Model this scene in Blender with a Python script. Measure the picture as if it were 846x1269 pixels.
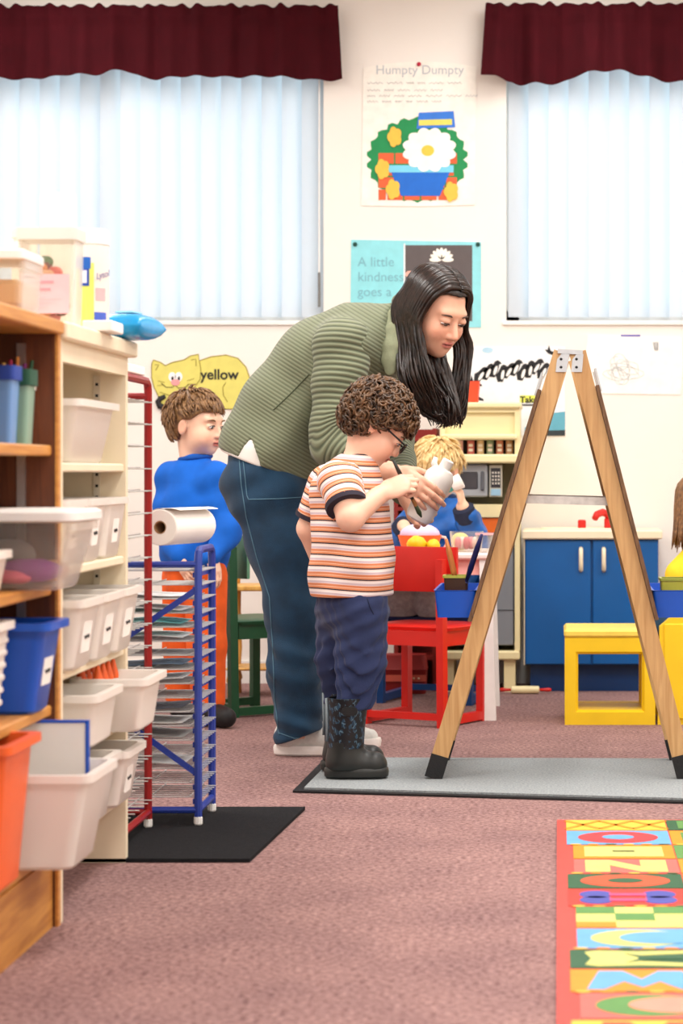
import bpy, bmesh, math, random
import numpy as np
from mathutils import Vector, Matrix

for _o in list(bpy.data.objects):
    bpy.data.objects.remove(_o, do_unlink=True)
scn = bpy.context.scene
C = scn.collection
R = math.radians
PI = math.pi

# ------------------------------------------------------------ camera, world, light, exposure
FPX, CH, VX, VY = 2800.0, 0.85, 690.0, 585.0        # focal length (px), eye height, vanishing point
cam_d = bpy.data.cameras.new('camera')
cam = bpy.data.objects.new('camera', cam_d)
C.objects.link(cam)
cam.location = (0, 0, CH)
cam.rotation_euler = (R(90), 0, 0)
cam_d.sensor_fit = 'HORIZONTAL'
cam_d.sensor_width = 36.0
cam_d.lens = FPX / 846.0 * 36.0
cam_d.shift_x = (423.0 - VX) / 846.0
cam_d.shift_y = (VY - 634.5) / 846.0
cam_d.clip_start = 0.05
cam_d.clip_end = 100
cam_d.dof.use_dof = True
cam_d.dof.focus_distance = 6.3
cam_d.dof.aperture_fstop = 7.5
scn.camera = cam

world = bpy.data.worlds.new('overcast_sky')
scn.world = world
world.use_nodes = True
_bg = world.node_tree.nodes['Background']
_bg.inputs['Color'].default_value = (0.96, 0.985, 1.0, 1)
_bg.inputs['Strength'].default_value = 1.75

def ceiling_lamp_light(x, y, power, sx=0.58, sy=1.18):
    l = bpy.data.lights.new('troffer_light', 'AREA')
    l.shape = 'RECTANGLE'
    l.size, l.size_y = sx, sy
    l.energy = power
    l.color = (1.0, 0.965, 0.925)
    o = bpy.data.objects.new('troffer_light', l)
    C.objects.link(o)
    o.location = (x, y, 2.845)
    return o
TROFFERS = [(x, y) for y in (1.6, 3.9, 6.2, 8.15) for x in (-1.9, 0.1, 2.1)]
for _x, _y in TROFFERS:
    ceiling_lamp_light(_x, _y, (22 if _y < 3 else 25 if _y < 5 else 32 if _y < 7 else 12))

scn.view_settings.view_transform = 'Standard'
scn.view_settings.look = 'None'
scn.view_settings.exposure = 0.46
scn.view_settings.gamma = 1.0
scn.view_settings.use_curve_mapping = False

# ------------------------------------------------------------ helpers
def W(px, py, Y):
    return Vector(((px - VX) / FPX * Y, Y, CH + (VY - py) / FPX * Y))

def lin(c):
    out = []
    for v in c[:3]:
        v = v / 255.0
        out.append(v / 12.92 if v <= 0.04045 else ((v + 0.055) / 1.055) ** 2.4)
    return (out[0], out[1], out[2], 1.0)

def mat(name, rgb, rough=0.5, var=0.06, scale=30.0, bump=0.0, bscale=200.0, metal=0.0, trans=0.0, alpha=1.0, spec=0.5, sheen=0.0, ior=1.45):
    m = bpy.data.materials.new(name)
    m.use_nodes = True
    nt = m.node_tree
    b = nt.nodes['Principled BSDF']
    c = lin(rgb)
    tc = nt.nodes.new('ShaderNodeTexCoord')
    no = nt.nodes.new('ShaderNodeTexNoise')
    no.inputs['Scale'].default_value = scale
    no.inputs['Detail'].default_value = 4
    nt.links.new(tc.outputs['Object'], no.inputs['Vector'])
    cr = nt.nodes.new('ShaderNodeValToRGB')
    cr.color_ramp.elements[0].position = 0.3
    cr.color_ramp.elements[1].position = 0.7
    cr.color_ramp.elements[0].color = tuple(max(0, v * (1 - var)) for v in c[:3]) + (1,)
    cr.color_ramp.elements[1].color = tuple(min(1, v * (1 + var)) for v in c[:3]) + (1,)
    nt.links.new(no.outputs['Fac'], cr.inputs['Fac'])
    nt.links.new(cr.outputs['Color'], b.inputs['Base Color'])
    b.inputs['Roughness'].default_value = rough
    b.inputs['Metallic'].default_value = metal
    b.inputs['Specular IOR Level'].default_value = spec
    b.inputs['Transmission Weight'].default_value = trans
    b.inputs['IOR'].default_value = ior
    b.inputs['Alpha'].default_value = alpha
    if sheen:
        b.inputs['Sheen Weight'].default_value = sheen
    if bump:
        n2 = nt.nodes.new('ShaderNodeTexNoise')
        n2.inputs['Scale'].default_value = bscale
        n2.inputs['Detail'].default_value = 3
        nt.links.new(tc.outputs['Object'], n2.inputs['Vector'])
        bp = nt.nodes.new('ShaderNodeBump')
        bp.inputs['Strength'].default_value = bump
        bp.inputs['Distance'].default_value = 0.004
        nt.links.new(n2.outputs['Fac'], bp.inputs['Height'])
        nt.links.new(bp.outputs['Normal'], b.inputs['Normal'])
    return m

def wood(name, rgb, dark, axis='Z', scale=6.0, rough=0.45):
    m = bpy.data.materials.new(name)
    m.use_nodes = True
    nt = m.node_tree
    b = nt.nodes['Principled BSDF']
    tc = nt.nodes.new('ShaderNodeTexCoord')
    mp = nt.nodes.new('ShaderNodeMapping')
    s = {'X': (1, 14, 14), 'Y': (14, 1, 14), 'Z': (14, 14, 1)}[axis]
    mp.inputs['Scale'].default_value = s
    nt.links.new(tc.outputs['Object'], mp.inputs['Vector'])
    no = nt.nodes.new('ShaderNodeTexNoise')
    no.inputs['Scale'].default_value = scale
    no.inputs['Detail'].default_value = 6
    no.inputs['Distortion'].default_value = 0.8
    nt.links.new(mp.outputs['Vector'], no.inputs['Vector'])
    cr = nt.nodes.new('ShaderNodeValToRGB')
    cr.color_ramp.elements[0].position = 0.3
    cr.color_ramp.elements[1].position = 0.66
    cr.color_ramp.elements[0].color = lin(dark)
    cr.color_ramp.elements[1].color = lin(rgb)
    nt.links.new(no.outputs['Fac'], cr.inputs['Fac'])
    nt.links.new(cr.outputs['Color'], b.inputs['Base Color'])
    b.inputs['Roughness'].default_value = rough
    bp = nt.nodes.new('ShaderNodeBump')
    bp.inputs['Strength'].default_value = 0.12
    bp.inputs['Distance'].default_value = 0.002
    nt.links.new(no.outputs['Fac'], bp.inputs['Height'])
    nt.links.new(bp.outputs['Normal'], b.inputs['Normal'])
    return m

def translucent(name, rgb, fac=0.5, rough=0.4, glossy=0.0):
    """thin plastic or vinyl: part diffuse, part letting light through"""
    m = bpy.data.materials.new(name)
    m.use_nodes = True
    nt = m.node_tree
    b = nt.nodes['Principled BSDF']
    b.inputs['Base Color'].default_value = lin(rgb)
    b.inputs['Roughness'].default_value = rough
    t = nt.nodes.new('ShaderNodeBsdfTranslucent')
    t.inputs['Color'].default_value = lin(rgb)
    mx = nt.nodes.new('ShaderNodeMixShader')
    tc = nt.nodes.new('ShaderNodeTexCoord')
    no = nt.nodes.new('ShaderNodeTexNoise')
    no.inputs['Scale'].default_value = 12
    nt.links.new(tc.outputs['Object'], no.inputs['Vector'])
    mr = nt.nodes.new('ShaderNodeMapRange')
    mr.inputs['To Min'].default_value = fac - 0.04
    mr.inputs['To Max'].default_value = fac + 0.04
    nt.links.new(no.outputs['Fac'], mr.inputs['Value'])
    nt.links.new(mr.outputs['Result'], mx.inputs['Fac'])
    nt.links.new(b.outputs['BSDF'], mx.inputs[1])
    nt.links.new(t.outputs['BSDF'], mx.inputs[2])
    nt.links.new(mx.outputs['Shader'], nt.nodes['Material Output'].inputs['Surface'])
    return m

def clearplastic(name, rgb, clear=0.5, rough=0.25):
    m = bpy.data.materials.new(name)
    m.use_nodes = True
    nt = m.node_tree
    b = nt.nodes['Principled BSDF']
    b.inputs['Base Color'].default_value = lin(rgb)
    b.inputs['Roughness'].default_value = rough
    t = nt.nodes.new('ShaderNodeBsdfTransparent')
    t.inputs['Color'].default_value = lin(tuple(min(255, v + 12) for v in rgb))
    fr = nt.nodes.new('ShaderNodeLayerWeight')
    fr.inputs['Blend'].default_value = 0.35
    mr = nt.nodes.new('ShaderNodeMapRange')
    mr.inputs['To Min'].default_value = clear
    mr.inputs['To Max'].default_value = clear * 0.35
    nt.links.new(fr.outputs['Facing'], mr.inputs['Value'])
    mx = nt.nodes.new('ShaderNodeMixShader')
    nt.links.new(mr.outputs['Result'], mx.inputs['Fac'])
    nt.links.new(b.outputs['BSDF'], mx.inputs[1])
    nt.links.new(t.outputs['BSDF'], mx.inputs[2])
    nt.links.new(mx.outputs['Shader'], nt.nodes['Material Output'].inputs['Surface'])
    return m

class MB:
    """collects shapes into one mesh"""
    def __init__(self):
        self.v, self.f = [], []
    def add(self, vs, fs):
        n = len(self.v)
        self.v += [tuple(p) for p in vs]
        self.f += [tuple(i + n for i in q) for q in fs]
        return self
    def box(self, x0, x1, y0, y1, z0, z1, ch=0.0):
        if ch <= 0:
            vs = [(x, y, z) for z in (z0, z1) for y in (y0, y1) for x in (x0, x1)]
            return self.add(vs, [(0, 2, 3, 1), (4, 5, 7, 6), (0, 1, 5, 4), (2, 6, 7, 3), (0, 4, 6, 2), (1, 3, 7, 5)])
        cx, cy = (x0 + x1) / 2, (y0 + y1) / 2
        hx, hy = (x1 - x0) / 2, (y1 - y0) / 2
        rr = ch
        rings = [(cx, cy, z0, hx - ch, hy - ch, rr * .5), (cx, cy, z0 + ch, hx, hy, rr), (cx, cy, z1 - ch, hx, hy, rr), (cx, cy, z1, hx - ch, hy - ch, rr * .5)]
        return self.loft(rings, 2)
    def ring(self, cx, cy, z, hx, hy, r, n=3):
        r = min(r, hx * .999, hy * .999)
        pts = []
        for qx, qy, a0 in ((1, 1, 0), (-1, 1, 90), (-1, -1, 180), (1, -1, 270)):
            for k in range(n + 1):
                a = R(a0 + 90.0 * k / n)
                pts.append((cx + qx * (hx - r) + r * math.cos(a), cy + qy * (hy - r) + r * math.sin(a), z))
        return pts
    def loft(self, rings, n=3, cap0=True, cap1=True):
        rs = [self.ring(*q, n=n) for q in rings]
        return self.skin(rs, cap0, cap1)
    def skin(self, rs, cap0=True, cap1=True, closed=True):
        m = len(rs[0])
        vs = [p for q in rs for p in q]
        fs = []
        for i in range(len(rs) - 1):
            for j in range(m if closed else m - 1):
                a, b = i * m + j, i * m + (j + 1) % m
                fs.append((a, b, b + m, a + m))
        if cap0:
            fs.append(tuple(reversed(range(m))))
        if cap1:
            fs.append(tuple(range((len(rs) - 1) * m, len(rs) * m)))
        return self.add(vs, fs)
    def tube(self, pts, r, n=8, cap=True, closed=False):
        pts = [Vector(p) for p in pts]
        rr = r if isinstance(r, (list, tuple)) else [r] * len(pts)
        rs = []
        up = None
        for i, p in enumerate(pts):
            a = pts[max(0, i - 1)]
            b = pts[min(len(pts) - 1, i + 1)]
            d = (b - a).normalized()
            if up is None:
                up = Vector((0, 0, 1)) if abs(d.z) < 0.9 else Vector((1, 0, 0))
            s = d.cross(up)
            if s.length < 1e-6:
                s = d.cross(Vector((0.3, 1, 0.2)))
            s.normalize()
            t = s.cross(d).normalized()
            up = t
            rs.append([p + (s * math.cos(2 * PI * k / n) + t * math.sin(2 * PI * k / n)) * rr[i] for k in range(n)])
        return self.skin(rs, cap, cap)
    def bar(self, a, b, w, h, up=(0, 0, 1)):
        """rectangular bar from a to b, w across, h along up"""
        a, b = Vector(a), Vector(b)
        d = (b - a).normalized()
        s = d.cross(Vector(up)).normalized()
        t = s.cross(d).normalized()
        rs = [[p + s * (x * w / 2) + t * (y * h / 2) for x, y in ((1, 1), (-1, 1), (-1, -1), (1, -1))] for p in (a, b)]
        return self.skin(rs)
    def lathe(self, prof, n=20, c=(0, 0, 0)):
        rs = [[(c[0] + r * math.cos(2 * PI * k / n), c[1] + r * math.sin(2 * PI * k / n), c[2] + z) for k in range(n)] for r, z in prof]
        return self.skin(rs)
    def prism(self, poly, a, b, plane='XZ'):
        """polygon extruded from a to b along the missing axis"""
        def p3(u, v, w):
            return {'XZ': (u, w, v), 'XY': (u, v, w), 'YZ': (w, u, v)}[plane]
        m = len(poly)
        vs = [p3(u, v, a) for u, v in poly] + [p3(u, v, b) for u, v in poly]
        fs = [(i, (i + 1) % m, (i + 1) % m + m, i + m) for i in range(m)]
        fs += [tuple(reversed(range(m))), tuple(range(m, 2 * m))]
        return self.add(vs, fs)
    def ell(self, c, r, n=14, m=9):
        rs = []
        for i in range(1, m):
            a = PI * i / m
            rs.append([(c[0] + r[0] * math.sin(a) * math.cos(2 * PI * k / n), c[1] + r[1] * math.sin(a) * math.sin(2 * PI * k / n), c[2] - r[2] * math.cos(a)) for k in range(n)])
        return self.skin(rs)
    def build(self, name, m, parent=None, smooth=False, loc=None, kind=None, label=None):
        me = bpy.data.meshes.new(name)
        me.from_pydata(self.v, [], self.f)
        bm = bmesh.new()
        bm.from_mesh(me)
        bmesh.ops.recalc_face_normals(bm, faces=bm.faces[:])
        bm.to_mesh(me)
        bm.free()
        return obj(name, me, m, parent, smooth, loc, kind, label)

def obj(name, me, m, parent=None, smooth=False, loc=None, kind=None, label=None):
    o = bpy.data.objects.new(name, me)
    C.objects.link(o)
    if m is not None and not me.materials:
        for q in (m if isinstance(m, (list, tuple)) else [m]):
            me.materials.append(q)
    if smooth:
        me.polygons.foreach_set('use_smooth', [True] * len(me.polygons))
        if smooth == 'auto':
            me.set_sharp_from_angle(angle=R(38))
    if parent is not None:
        o.parent = parent
    if loc is not None:
        o.location = loc
    if kind:
        o['kind'] = kind
    if label:
        o['label'] = label
    return o

def tag(o, label, cat, group=None, kind=None):
    o['label'] = label
    o['category'] = cat
    if group:
        o['group'] = group
    if kind:
        o['kind'] = kind
    return o

def thing(name, label, cat, loc=(0, 0, 0), rotz=0.0, group=None):
    o = bpy.data.objects.new(name, None)
    C.objects.link(o)
    o.empty_display_size = 0.05
    o.location = loc
    o.rotation_euler = (0, 0, rotz)
    return tag(o, label, cat, group)

def copy_thing(root, loc, label=None, rotz=None):
    r = root.copy()
    C.objects.link(r)
    r.location = loc
    if rotz is not None:
        r.rotation_euler = (0, 0, rotz)
    if label:
        r['label'] = label
    for ch in list(root.children):
        c = ch.copy()
        C.objects.link(c)
        c.parent = r
        for g in ch.children:
            d = g.copy()
            C.objects.link(d)
            d.parent = c
    return r

def text(s, size, m, parent, loc, rot=(PI / 2, 0, 0), name='lettering', align='CENTER', depth=0.0006, sx=1.0, shear=0.0, bold=0.0):
    cu = bpy.data.curves.new('lettering', 'FONT')
    cu.body = s
    cu.size = size
    cu.align_x = align
    cu.extrude = depth
    cu.shear = shear
    cu.offset = bold
    cu.resolution_u = 4
    t = bpy.data.objects.new('tmp', cu)
    C.objects.link(t)
    dg = bpy.context.evaluated_depsgraph_get()
    me = bpy.data.meshes.new_from_object(t.evaluated_get(dg))
    bpy.data.objects.remove(t, do_unlink=True)
    me.materials.clear()
    o = obj(name, me, m, parent)
    o.location = loc
    o.rotation_euler = rot
    o.scale = (sx, 1, 1)
    return o

# ------------------------------------------------------------ materials
M = {}
M['wall'] = mat('wall_paint', (240, 234, 226), 0.7, 0.02, 3, 0.08, 90)
M['ceiling'] = mat('ceiling_tile', (238, 236, 230), 0.8, 0.03, 40, 0.2, 120)
M['white'] = mat('white_paint', (238, 236, 232), 0.45, 0.03, 20)
M['paper'] = mat('paper', (244, 241, 234), 0.7, 0.02, 15)
M['black'] = mat('black_rubber', (20, 20, 22), 0.6, 0.15, 40, 0.2, 250)
M['steel'] = mat('brushed_steel', (190, 190, 190), 0.35, 0.06, 60, metal=1.0)
M['alu'] = mat('scuffed_aluminium', (196, 194, 190), 0.5, 0.15, 45)
M['maroon'] = mat('maroon_cotton', (62, 5, 15), 0.9, 0.12, 12, 0.3, 500, spec=.2)
M['cream'] = mat('cream_laminate', (240, 226, 196), 0.4, 0.03, 10)
M['creamk'] = mat('cream_kitchen_plastic', (240, 226, 176), 0.4, 0.03, 10)
M['bluecab'] = mat('blue_laminate', (0, 88, 158), 0.35, 0.04, 8)
M['bluedk'] = mat('dark_blue_laminate', (0, 48, 98), 0.4, 0.04, 8)
M['red'] = mat('red_chair_paint', (208, 30, 20), 0.35, 0.05, 15)
M['bluech'] = mat('blue_chair_paint', (10, 66, 128), 0.4, 0.05, 15)
M['green'] = mat('green_chair_plastic', (18, 82, 50), 0.4, 0.06, 15)
M['yellow'] = mat('yellow_plastic', (240, 200, 28), 0.4, 0.04, 12)
M['orange'] = mat('orange_plastic', (238, 100, 40), 0.4, 0.05, 12)
M['easel'] = wood('easel_pine', (206, 166, 112), (182, 138, 86), 'Z', 5)
M['board'] = wood('easel_board_edge', (120, 88, 58), (80, 54, 34), 'Z', 8, 0.6)
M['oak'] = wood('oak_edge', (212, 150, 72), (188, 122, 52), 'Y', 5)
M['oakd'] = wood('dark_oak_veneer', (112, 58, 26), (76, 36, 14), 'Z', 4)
M['bluem'] = mat('blue_enamel', (40, 62, 150), 0.35, 0.06, 20)
M['redm'] = mat('red_enamel', (150, 26, 26), 0.35, 0.06, 20)
M['wire'] = mat('zinc_wire', (215, 215, 212), 0.35, 0.05, 20, metal=0.4)
M['bin'] = translucent('milky_bin_plastic', (250, 245, 238), 0.3)
M['binw'] = mat('white_bin_plastic', (242, 236, 226), 0.4, 0.03, 12)
M['clear'] = clearplastic('clear_bin_plastic', (240, 238, 234), 0.94)
M['blinds'] = translucent('vinyl_slat', (236, 241, 246), 0.55, 0.35)
M['blueb'] = mat('blue_bin_plastic', (20, 84, 190), 0.35, 0.05, 12)
M['ink'] = mat('black_ink', (26, 26, 28), 0.6, 0.05, 30)
M['greyink'] = mat('grey_ink', (150, 158, 162), 0.7, 0.05, 30)
M['pink'] = mat('pink_print', (246, 190, 196), 0.6, 0.04, 20)

def carpet_material():
    m = bpy.data.materials.new('mauve_carpet')
    m.use_nodes = True
    nt = m.node_tree
    b = nt.nodes['Principled BSDF']
    tc = nt.nodes.new('ShaderNodeTexCoord')
    n1 = nt.nodes.new('ShaderNodeTexNoise')
    n1.inputs['Scale'].default_value = 85
    n1.inputs['Detail'].default_value = 5
    n1.inputs['Roughness'].default_value = 0.7
    n2 = nt.nodes.new('ShaderNodeTexNoise')
    n2.inputs['Scale'].default_value = 4.5
    n2.inputs['Detail'].default_value = 5
    nt.links.new(tc.outputs['Object'], n1.inputs['Vector'])
    nt.links.new(tc.outputs['Object'], n2.inputs['Vector'])
    cr = nt.nodes.new('ShaderNodeValToRGB')
    cr.color_ramp.elements[0].position = 0.32
    cr.color_ramp.elements[0].color = lin((98, 68, 68))
    cr.color_ramp.elements[1].position = 0.68
    cr.color_ramp.elements[1].color = lin((190, 154, 148))
    nt.links.new(n1.outputs['Fac'], cr.inputs['Fac'])
    c2 = nt.nodes.new('ShaderNodeValToRGB')
    c2.color_ramp.elements[0].position = 0.3
    c2.color_ramp.elements[0].color = (0.78, 0.77, 0.8, 1)
    c2.color_ramp.elements[1].position = 0.7
    c2.color_ramp.elements[1].color = (1, 1, 1, 1)
    nt.links.new(n2.outputs['Fac'], c2.inputs['Fac'])
    mx = nt.nodes.new('ShaderNodeMix')
    mx.data_type = 'RGBA'
    mx.blend_type = 'MULTIPLY'
    mx.inputs['Factor'].default_value = 1
    nt.links.new(cr.outputs['Color'], mx.inputs[6])
    nt.links.new(c2.outputs['Color'], mx.inputs[7])
    nt.links.new(mx.outputs[2], b.inputs['Base Color'])
    b.inputs['Roughness'].default_value = 0.95
    b.inputs['Specular IOR Level'].default_value = 0.1
    bp = nt.nodes.new('ShaderNodeBump')
    bp.inputs['Strength'].default_value = 0.5
    bp.inputs['Distance'].default_value = 0.006
    nt.links.new(n1.outputs['Fac'], bp.inputs['Height'])
    nt.links.new(bp.outputs['Normal'], b.inputs['Normal'])
    return m
M['carpet'] = carpet_material()

# ------------------------------------------------------------ the room
XL, XR, YB, ZC = -3.2, 3.3, 9.10, 2.90
def struct(name, mb, m, **k):
    o = mb.build(name, m, **k)
    o['kind'] = 'structure'
    return o
struct('floor', MB().box(XL - .15, XR + .15, -0.5, YB + .15, -0.1, 0), M['carpet'])
struct('ceiling', MB().box(XL - .15, XR + .15, -0.5, YB + .15, ZC, ZC + .1), M['ceiling'])
struct('wall_left', MB().box(XL - .15, XL, -0.5, YB, 0, ZC), M['wall'])
_fw = MB()
for _a in ((XL, -1.7, 0, ZC), (1.9, XR, 0, ZC), (-1.7, 1.9, 0, 1.0), (-1.7, 1.9, 2.3, ZC)):
    _fw.box(_a[0], _a[1], -0.65, -0.5, _a[2], _a[3])
struct('wall_front_added', _fw, M['wall'])  # unseen wall added behind the camera, its opening sized to limit frontal fill
struct('wall_right', MB().box(XR, XR + .15, -0.5, YB, 0, ZC), M['wall'])
ZS, ZT = 1.455, 2.66                    # window sill and head
WIN = [(-2.75, -0.94), (-0.205, 1.7)]
wb = MB()
wb.box(XL, XR, YB, YB + .15, 0, ZS)
wb.box(XL, XR, YB, YB + .15, ZT, ZC)
wb.box(XL, WIN[0][0], YB, YB + .15, ZS, ZT)
wb.box(WIN[0][1], WIN[1][0], YB, YB + .15, ZS, ZT)
wb.box(WIN[1][1], XR, YB, YB + .15, ZS, ZT)
struct('wall_back', wb, M['wall'])
struct('baseboard_back', MB().box(XL, XR, YB - .012, YB, 0, 0.09), M['white'])
M['pane'] = clearplastic('window_glass', (235, 245, 250), 0.93, 0.05)
for i, (a, b) in enumerate(WIN):
    e = bpy.data.objects.new('window_%d' % (i + 1), None)
    C.objects.link(e)
    e['kind'] = 'structure'
    e.location = ((a + b) / 2, YB, ZS)
    hw = (b - a) / 2
    H = ZT - ZS
    f = MB()
    for x0, x1, z0, z1 in ((-hw, -hw + .05, 0, H), (hw - .05, hw, 0, H), (-hw, hw, 0, .05), (-hw, hw, H - .05, H), (-.025, .025, 0, H)):
        f.box(x0, x1, .09, .13, z0, z1)
    f.build('window_frame', M['white'], e)
    for x0, x1 in ((-hw + .05, -.025), (.025, hw - .05)):
        MB().box(x0, x1, .107, .113, .05, H - .05).build('pane', M['pane'], e)
    MB().box(-hw - .015, hw + .015, -.012, .09, -.014, .004, .003).build('window_sill', M['white'], e)

# vertical blinds, every vinyl slat a part
slat_me = {}
def blind(i, a, b, label):
    t = thing('vertical_blind', label, 'blind', ((a + b) / 2, YB + .05, ZS))
    hw = (b - a) / 2
    H = ZT - ZS
    MB().box(-hw + .01, hw - .01, -.025, .025, H - .07, H - .02, .004).build('headrail', M['white'], t)
    if not slat_me:
        s = MB()
        n = 7
        rs = []
        for k in range(n):
            u = (k / (n - 1) - .5)
            rs.append((u * .092, -0.010 * (1 - 4 * u * u)))
        poly = rs + [(x, y + .0016) for x, y in reversed(rs)]
        s.prism(poly, 0.022, H - .07, 'XY')
        o = s.build('slat', M['blinds'], t, smooth='auto')
        slat_me['m'] = o.data
        bpy.data.objects.remove(o)
    k = 0
    x = -hw + .05
    rnd = random.Random(5 + i)
    while x < hw - .004:
        o = obj('slat', slat_me['m'], None, t)
        o.location = (x, 0, 0)
        o.rotation_euler = (0, 0, R(24 + rnd.uniform(-3, 3)) * (1 if i == 0 else 1))
        x += .0815
        k += 1
    w = MB()
    wx = hw - .018
    w.tube([(wx, -.045, .2), (wx, -.045, .45), (wx, -.04, H - .06)], .0035, 6)
    wa = w.build('wand', M['white'], t)
    MB().tube([(wx, -.045, .06), (wx, -.045, .199)], .006, 6).build('wand_grip', mat('grey_wand', (120, 120, 118), .4), wa)
    return t
blind(0, *WIN[0], 'white vertical slat blind in the window above the yellow cat cut-out')
blind(1, *WIN[1], 'white vertical slat blind in the window above the blue toy cupboard')

# gathered maroon valances
def valance(a, b, zb, zt, label, seed, dip):
    t = thing('window_valance', label, 'valance', ((a + b) / 2, YB - .03, zb))
    rnd = random.Random(seed)
    nx, nz = int((b - a) / .009), 16
    hw = (b - a) / 2
    ph = [rnd.uniform(0, 6.28) for _ in range(8)]
    fr = [rnd.uniform(8, 16) for _ in range(3)] + [rnd.uniform(30, 60) for _ in range(3)] + [95, 130]
    rows = []
    for side in (0, 1):
        for k in (range(nz + 1) if side == 0 else reversed(range(nz + 1))):
            v = k / nz
            row = []
            for i in range(nx + 1):
                x = -hw + 2 * hw * i / nx
                wav = sum(math.sin(fr[q] * x + ph[q]) for q in range(3)) / 3
                wv2 = sum(math.sin(fr[q] * x + ph[q]) for q in range(3, 6)) / 3
                fine = math.sin(95 * x + ph[6]) * .6 + math.sin(130 * x + ph[7]) * .4
                amp = (1 - v) ** 0.7
                y = -.044 - .034 * amp * wav - .040 * wv2 * (.3 + .7 * amp) - .006 * fine * (0.25 + .75 * v) - .012 * (1 - v)
                if .80 < v < .93:
                    y -= .008
                z = (zt - zb) * v
                z += (1 - v) * (.012 * wav + .006 * wv2)
                z += (1 - v) * dip(x, hw)
                if v > .93:
                    z += .006 * fine + .004 * math.sin(61 * x + 1.3 * math.sin(17 * x))
                xx = x * (1 + .018 * (1 - v)) if abs(x) > hw * .9 else x
                if side == 1:
                    y += .004
                row.append((xx, y, z))
            rows.append(row)
    m = MB()
    m.skin(rows + [rows[0]], False, False, closed=False)
    m.build('gathered_cloth', M['maroon'], t, smooth=True)
    r = MB()
    r.tube([(-hw + .01, .004, (zt - zb) * .87), (hw - .01, .004, (zt - zb) * .87)], .005, 8)
    for s in (-1, 1):
        r.tube([(s * (hw - .01), .004, (zt - zb) * .87), (s * (hw - .01), .03, (zt - zb) * .87)], .006, 8)
    r.build('curtain_rod', M['steel'], t)
    return t
_bump = lambda x, hw: .038 * math.exp(-((x - (hw - .86)) / .07) ** 2)
valance(-2.82, -0.875, 2.425, 2.715, 'maroon gathered valance over the window above the yellow cat cut-out', 3, _bump)
valance(-0.285, 1.8, 2.425, 2.722, 'maroon gathered valance over the window above the blue toy cupboard', 11, lambda x, hw: .014 * math.sin(9 * x))
# ceiling light fittings
for i, (x, y) in enumerate(TROFFERS):
    if i == 0:
        tr = thing('ceiling_light', 'recessed white fluorescent ceiling light panel', 'light', (x, y, ZC), 0, 'ceiling light panels')
        f = MB()
        for x0, x1, y0, y1 in ((-.32, -.29, -.62, .62), (.29, .32, -.62, .62), (-.29, .29, -.62, -.59), (-.29, .29, .59, .62)):
            f.box(x0, x1, y0, y1, -.03, 0)
        f.build('frame', M['white'], tr)
        MB().box(-.29, .29, -.59, .59, -.018, -.012).build('diffuser', M['white'], tr)
        tr0 = tr
    else:
        copy_thing(tr0, (x, y, ZC))
# ------------------------------------------------------------ things pinned to the back wall
def wx(px): return (px - VX) / FPX * YB
def wz(py): return CH + (VY - py) / FPX * YB
def flat(name, m, parent, poly, y0, y1, **k):
    """flat cut paper shape: polygon given in metres in the parent's frame, front at y0"""
    return MB().prism(poly, y0, y1, 'XZ').build(name, m, parent, **k)
def rect(x0, x1, z0, z1): return [(x0, z0), (x1, z0), (x1, z1), (x0, z1)]
def disc(cx, cz, rx, rz, n=20, a0=0.0): return [(cx + rx * math.cos(a0 + 2 * PI * k / n), cz + rz * math.sin(a0 + 2 * PI * k / n)) for k in range(n)]
def scallop(cx, cz, rx, rz, lobes, amp, n=72):
    return [(cx + rx * (1 + amp * abs(math.sin(lobes * PI * k / n))) * math.cos(2 * PI * k / n), cz + rz * (1 + amp * abs(math.sin(lobes * PI * k / n))) * math.sin(2 * PI * k / n)) for k in range(n)]
pr = {}
def ink(rgb, name='print'):
    if rgb not in pr:
        pr[rgb] = mat('%s_%d_%d_%d' % ((name,) + rgb), rgb, 0.6, 0.05, 25)
    return pr[rgb]
def px_poly(pts, t):
    """wall pixels to the frame of a wall thing"""
    return [(wx(a) - t.location.x, wz(b) - t.location.z) for a, b in pts]
YW = YB - .0005

# rhyme poster (a plain stand-in picture of bricks, bush and flowers)
t = thing('wall_poster', 'cream paper poster with handwriting over a green bush, bricks and blue shapes', 'poster', (wx(519), YW, wz(255)))
sh = px_poly([(448, 255), (449, 170), (450, 84), (480, 79), (519, 76), (560, 78), (590, 83), (589, 170), (588, 254), (520, 256)], t)
flat('poster_sheet', ink((245, 240, 230)), t, sh, -.003, 0)
flat('green_bush', ink((20, 140, 78)), t, scallop(wx(517) - t.location.x, wz(198) - t.location.z, .185, .155, 22, .12), -.0042, -.0032)
for r_ in range(4):
    for c_ in range(5):
        x0 = 469 + c_ * 21 - (10 if r_ % 2 else 0)
        x1 = x0 + 19
        x0, x1 = max(x0, 469), min(x1, 566)
        y0 = 190 + r_ * 15
        if x1 - x0 > 4:
            flat('brick', ink((228, 96, 52)), t, px_poly([(x0, y0 + 13), (x1, y0 + 13), (x1, y0), (x0, y0)], t), -.0054, -.0044)
flat('blue_pot', ink((20, 105, 205)), t, px_poly([(497, 243), (545, 243), (558, 212), (484, 212)], t), -.0066, -.0056)
flat('pot_band', ink((120, 208, 235)), t, px_poly([(480, 214), (562, 214), (562, 205), (480, 205)], t), -.0074, -.0067)
flat('white_bloom', ink((250, 246, 238)), t, scallop(wx(532) - t.location.x, wz(186) - t.location.z, .095, .078, 12, .16), -.0084, -.0075)
flat('bloom_centre', ink((238, 196, 70)), t, disc(wx(530) - t.location.x, wz(187) - t.location.z, .026, .022), -.0094, -.0085)
flat('blue_flag', ink((52, 120, 215)), t, px_poly([(516, 160), (564, 158), (562, 138), (519, 140)], t), -.0066, -.0056)
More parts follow.
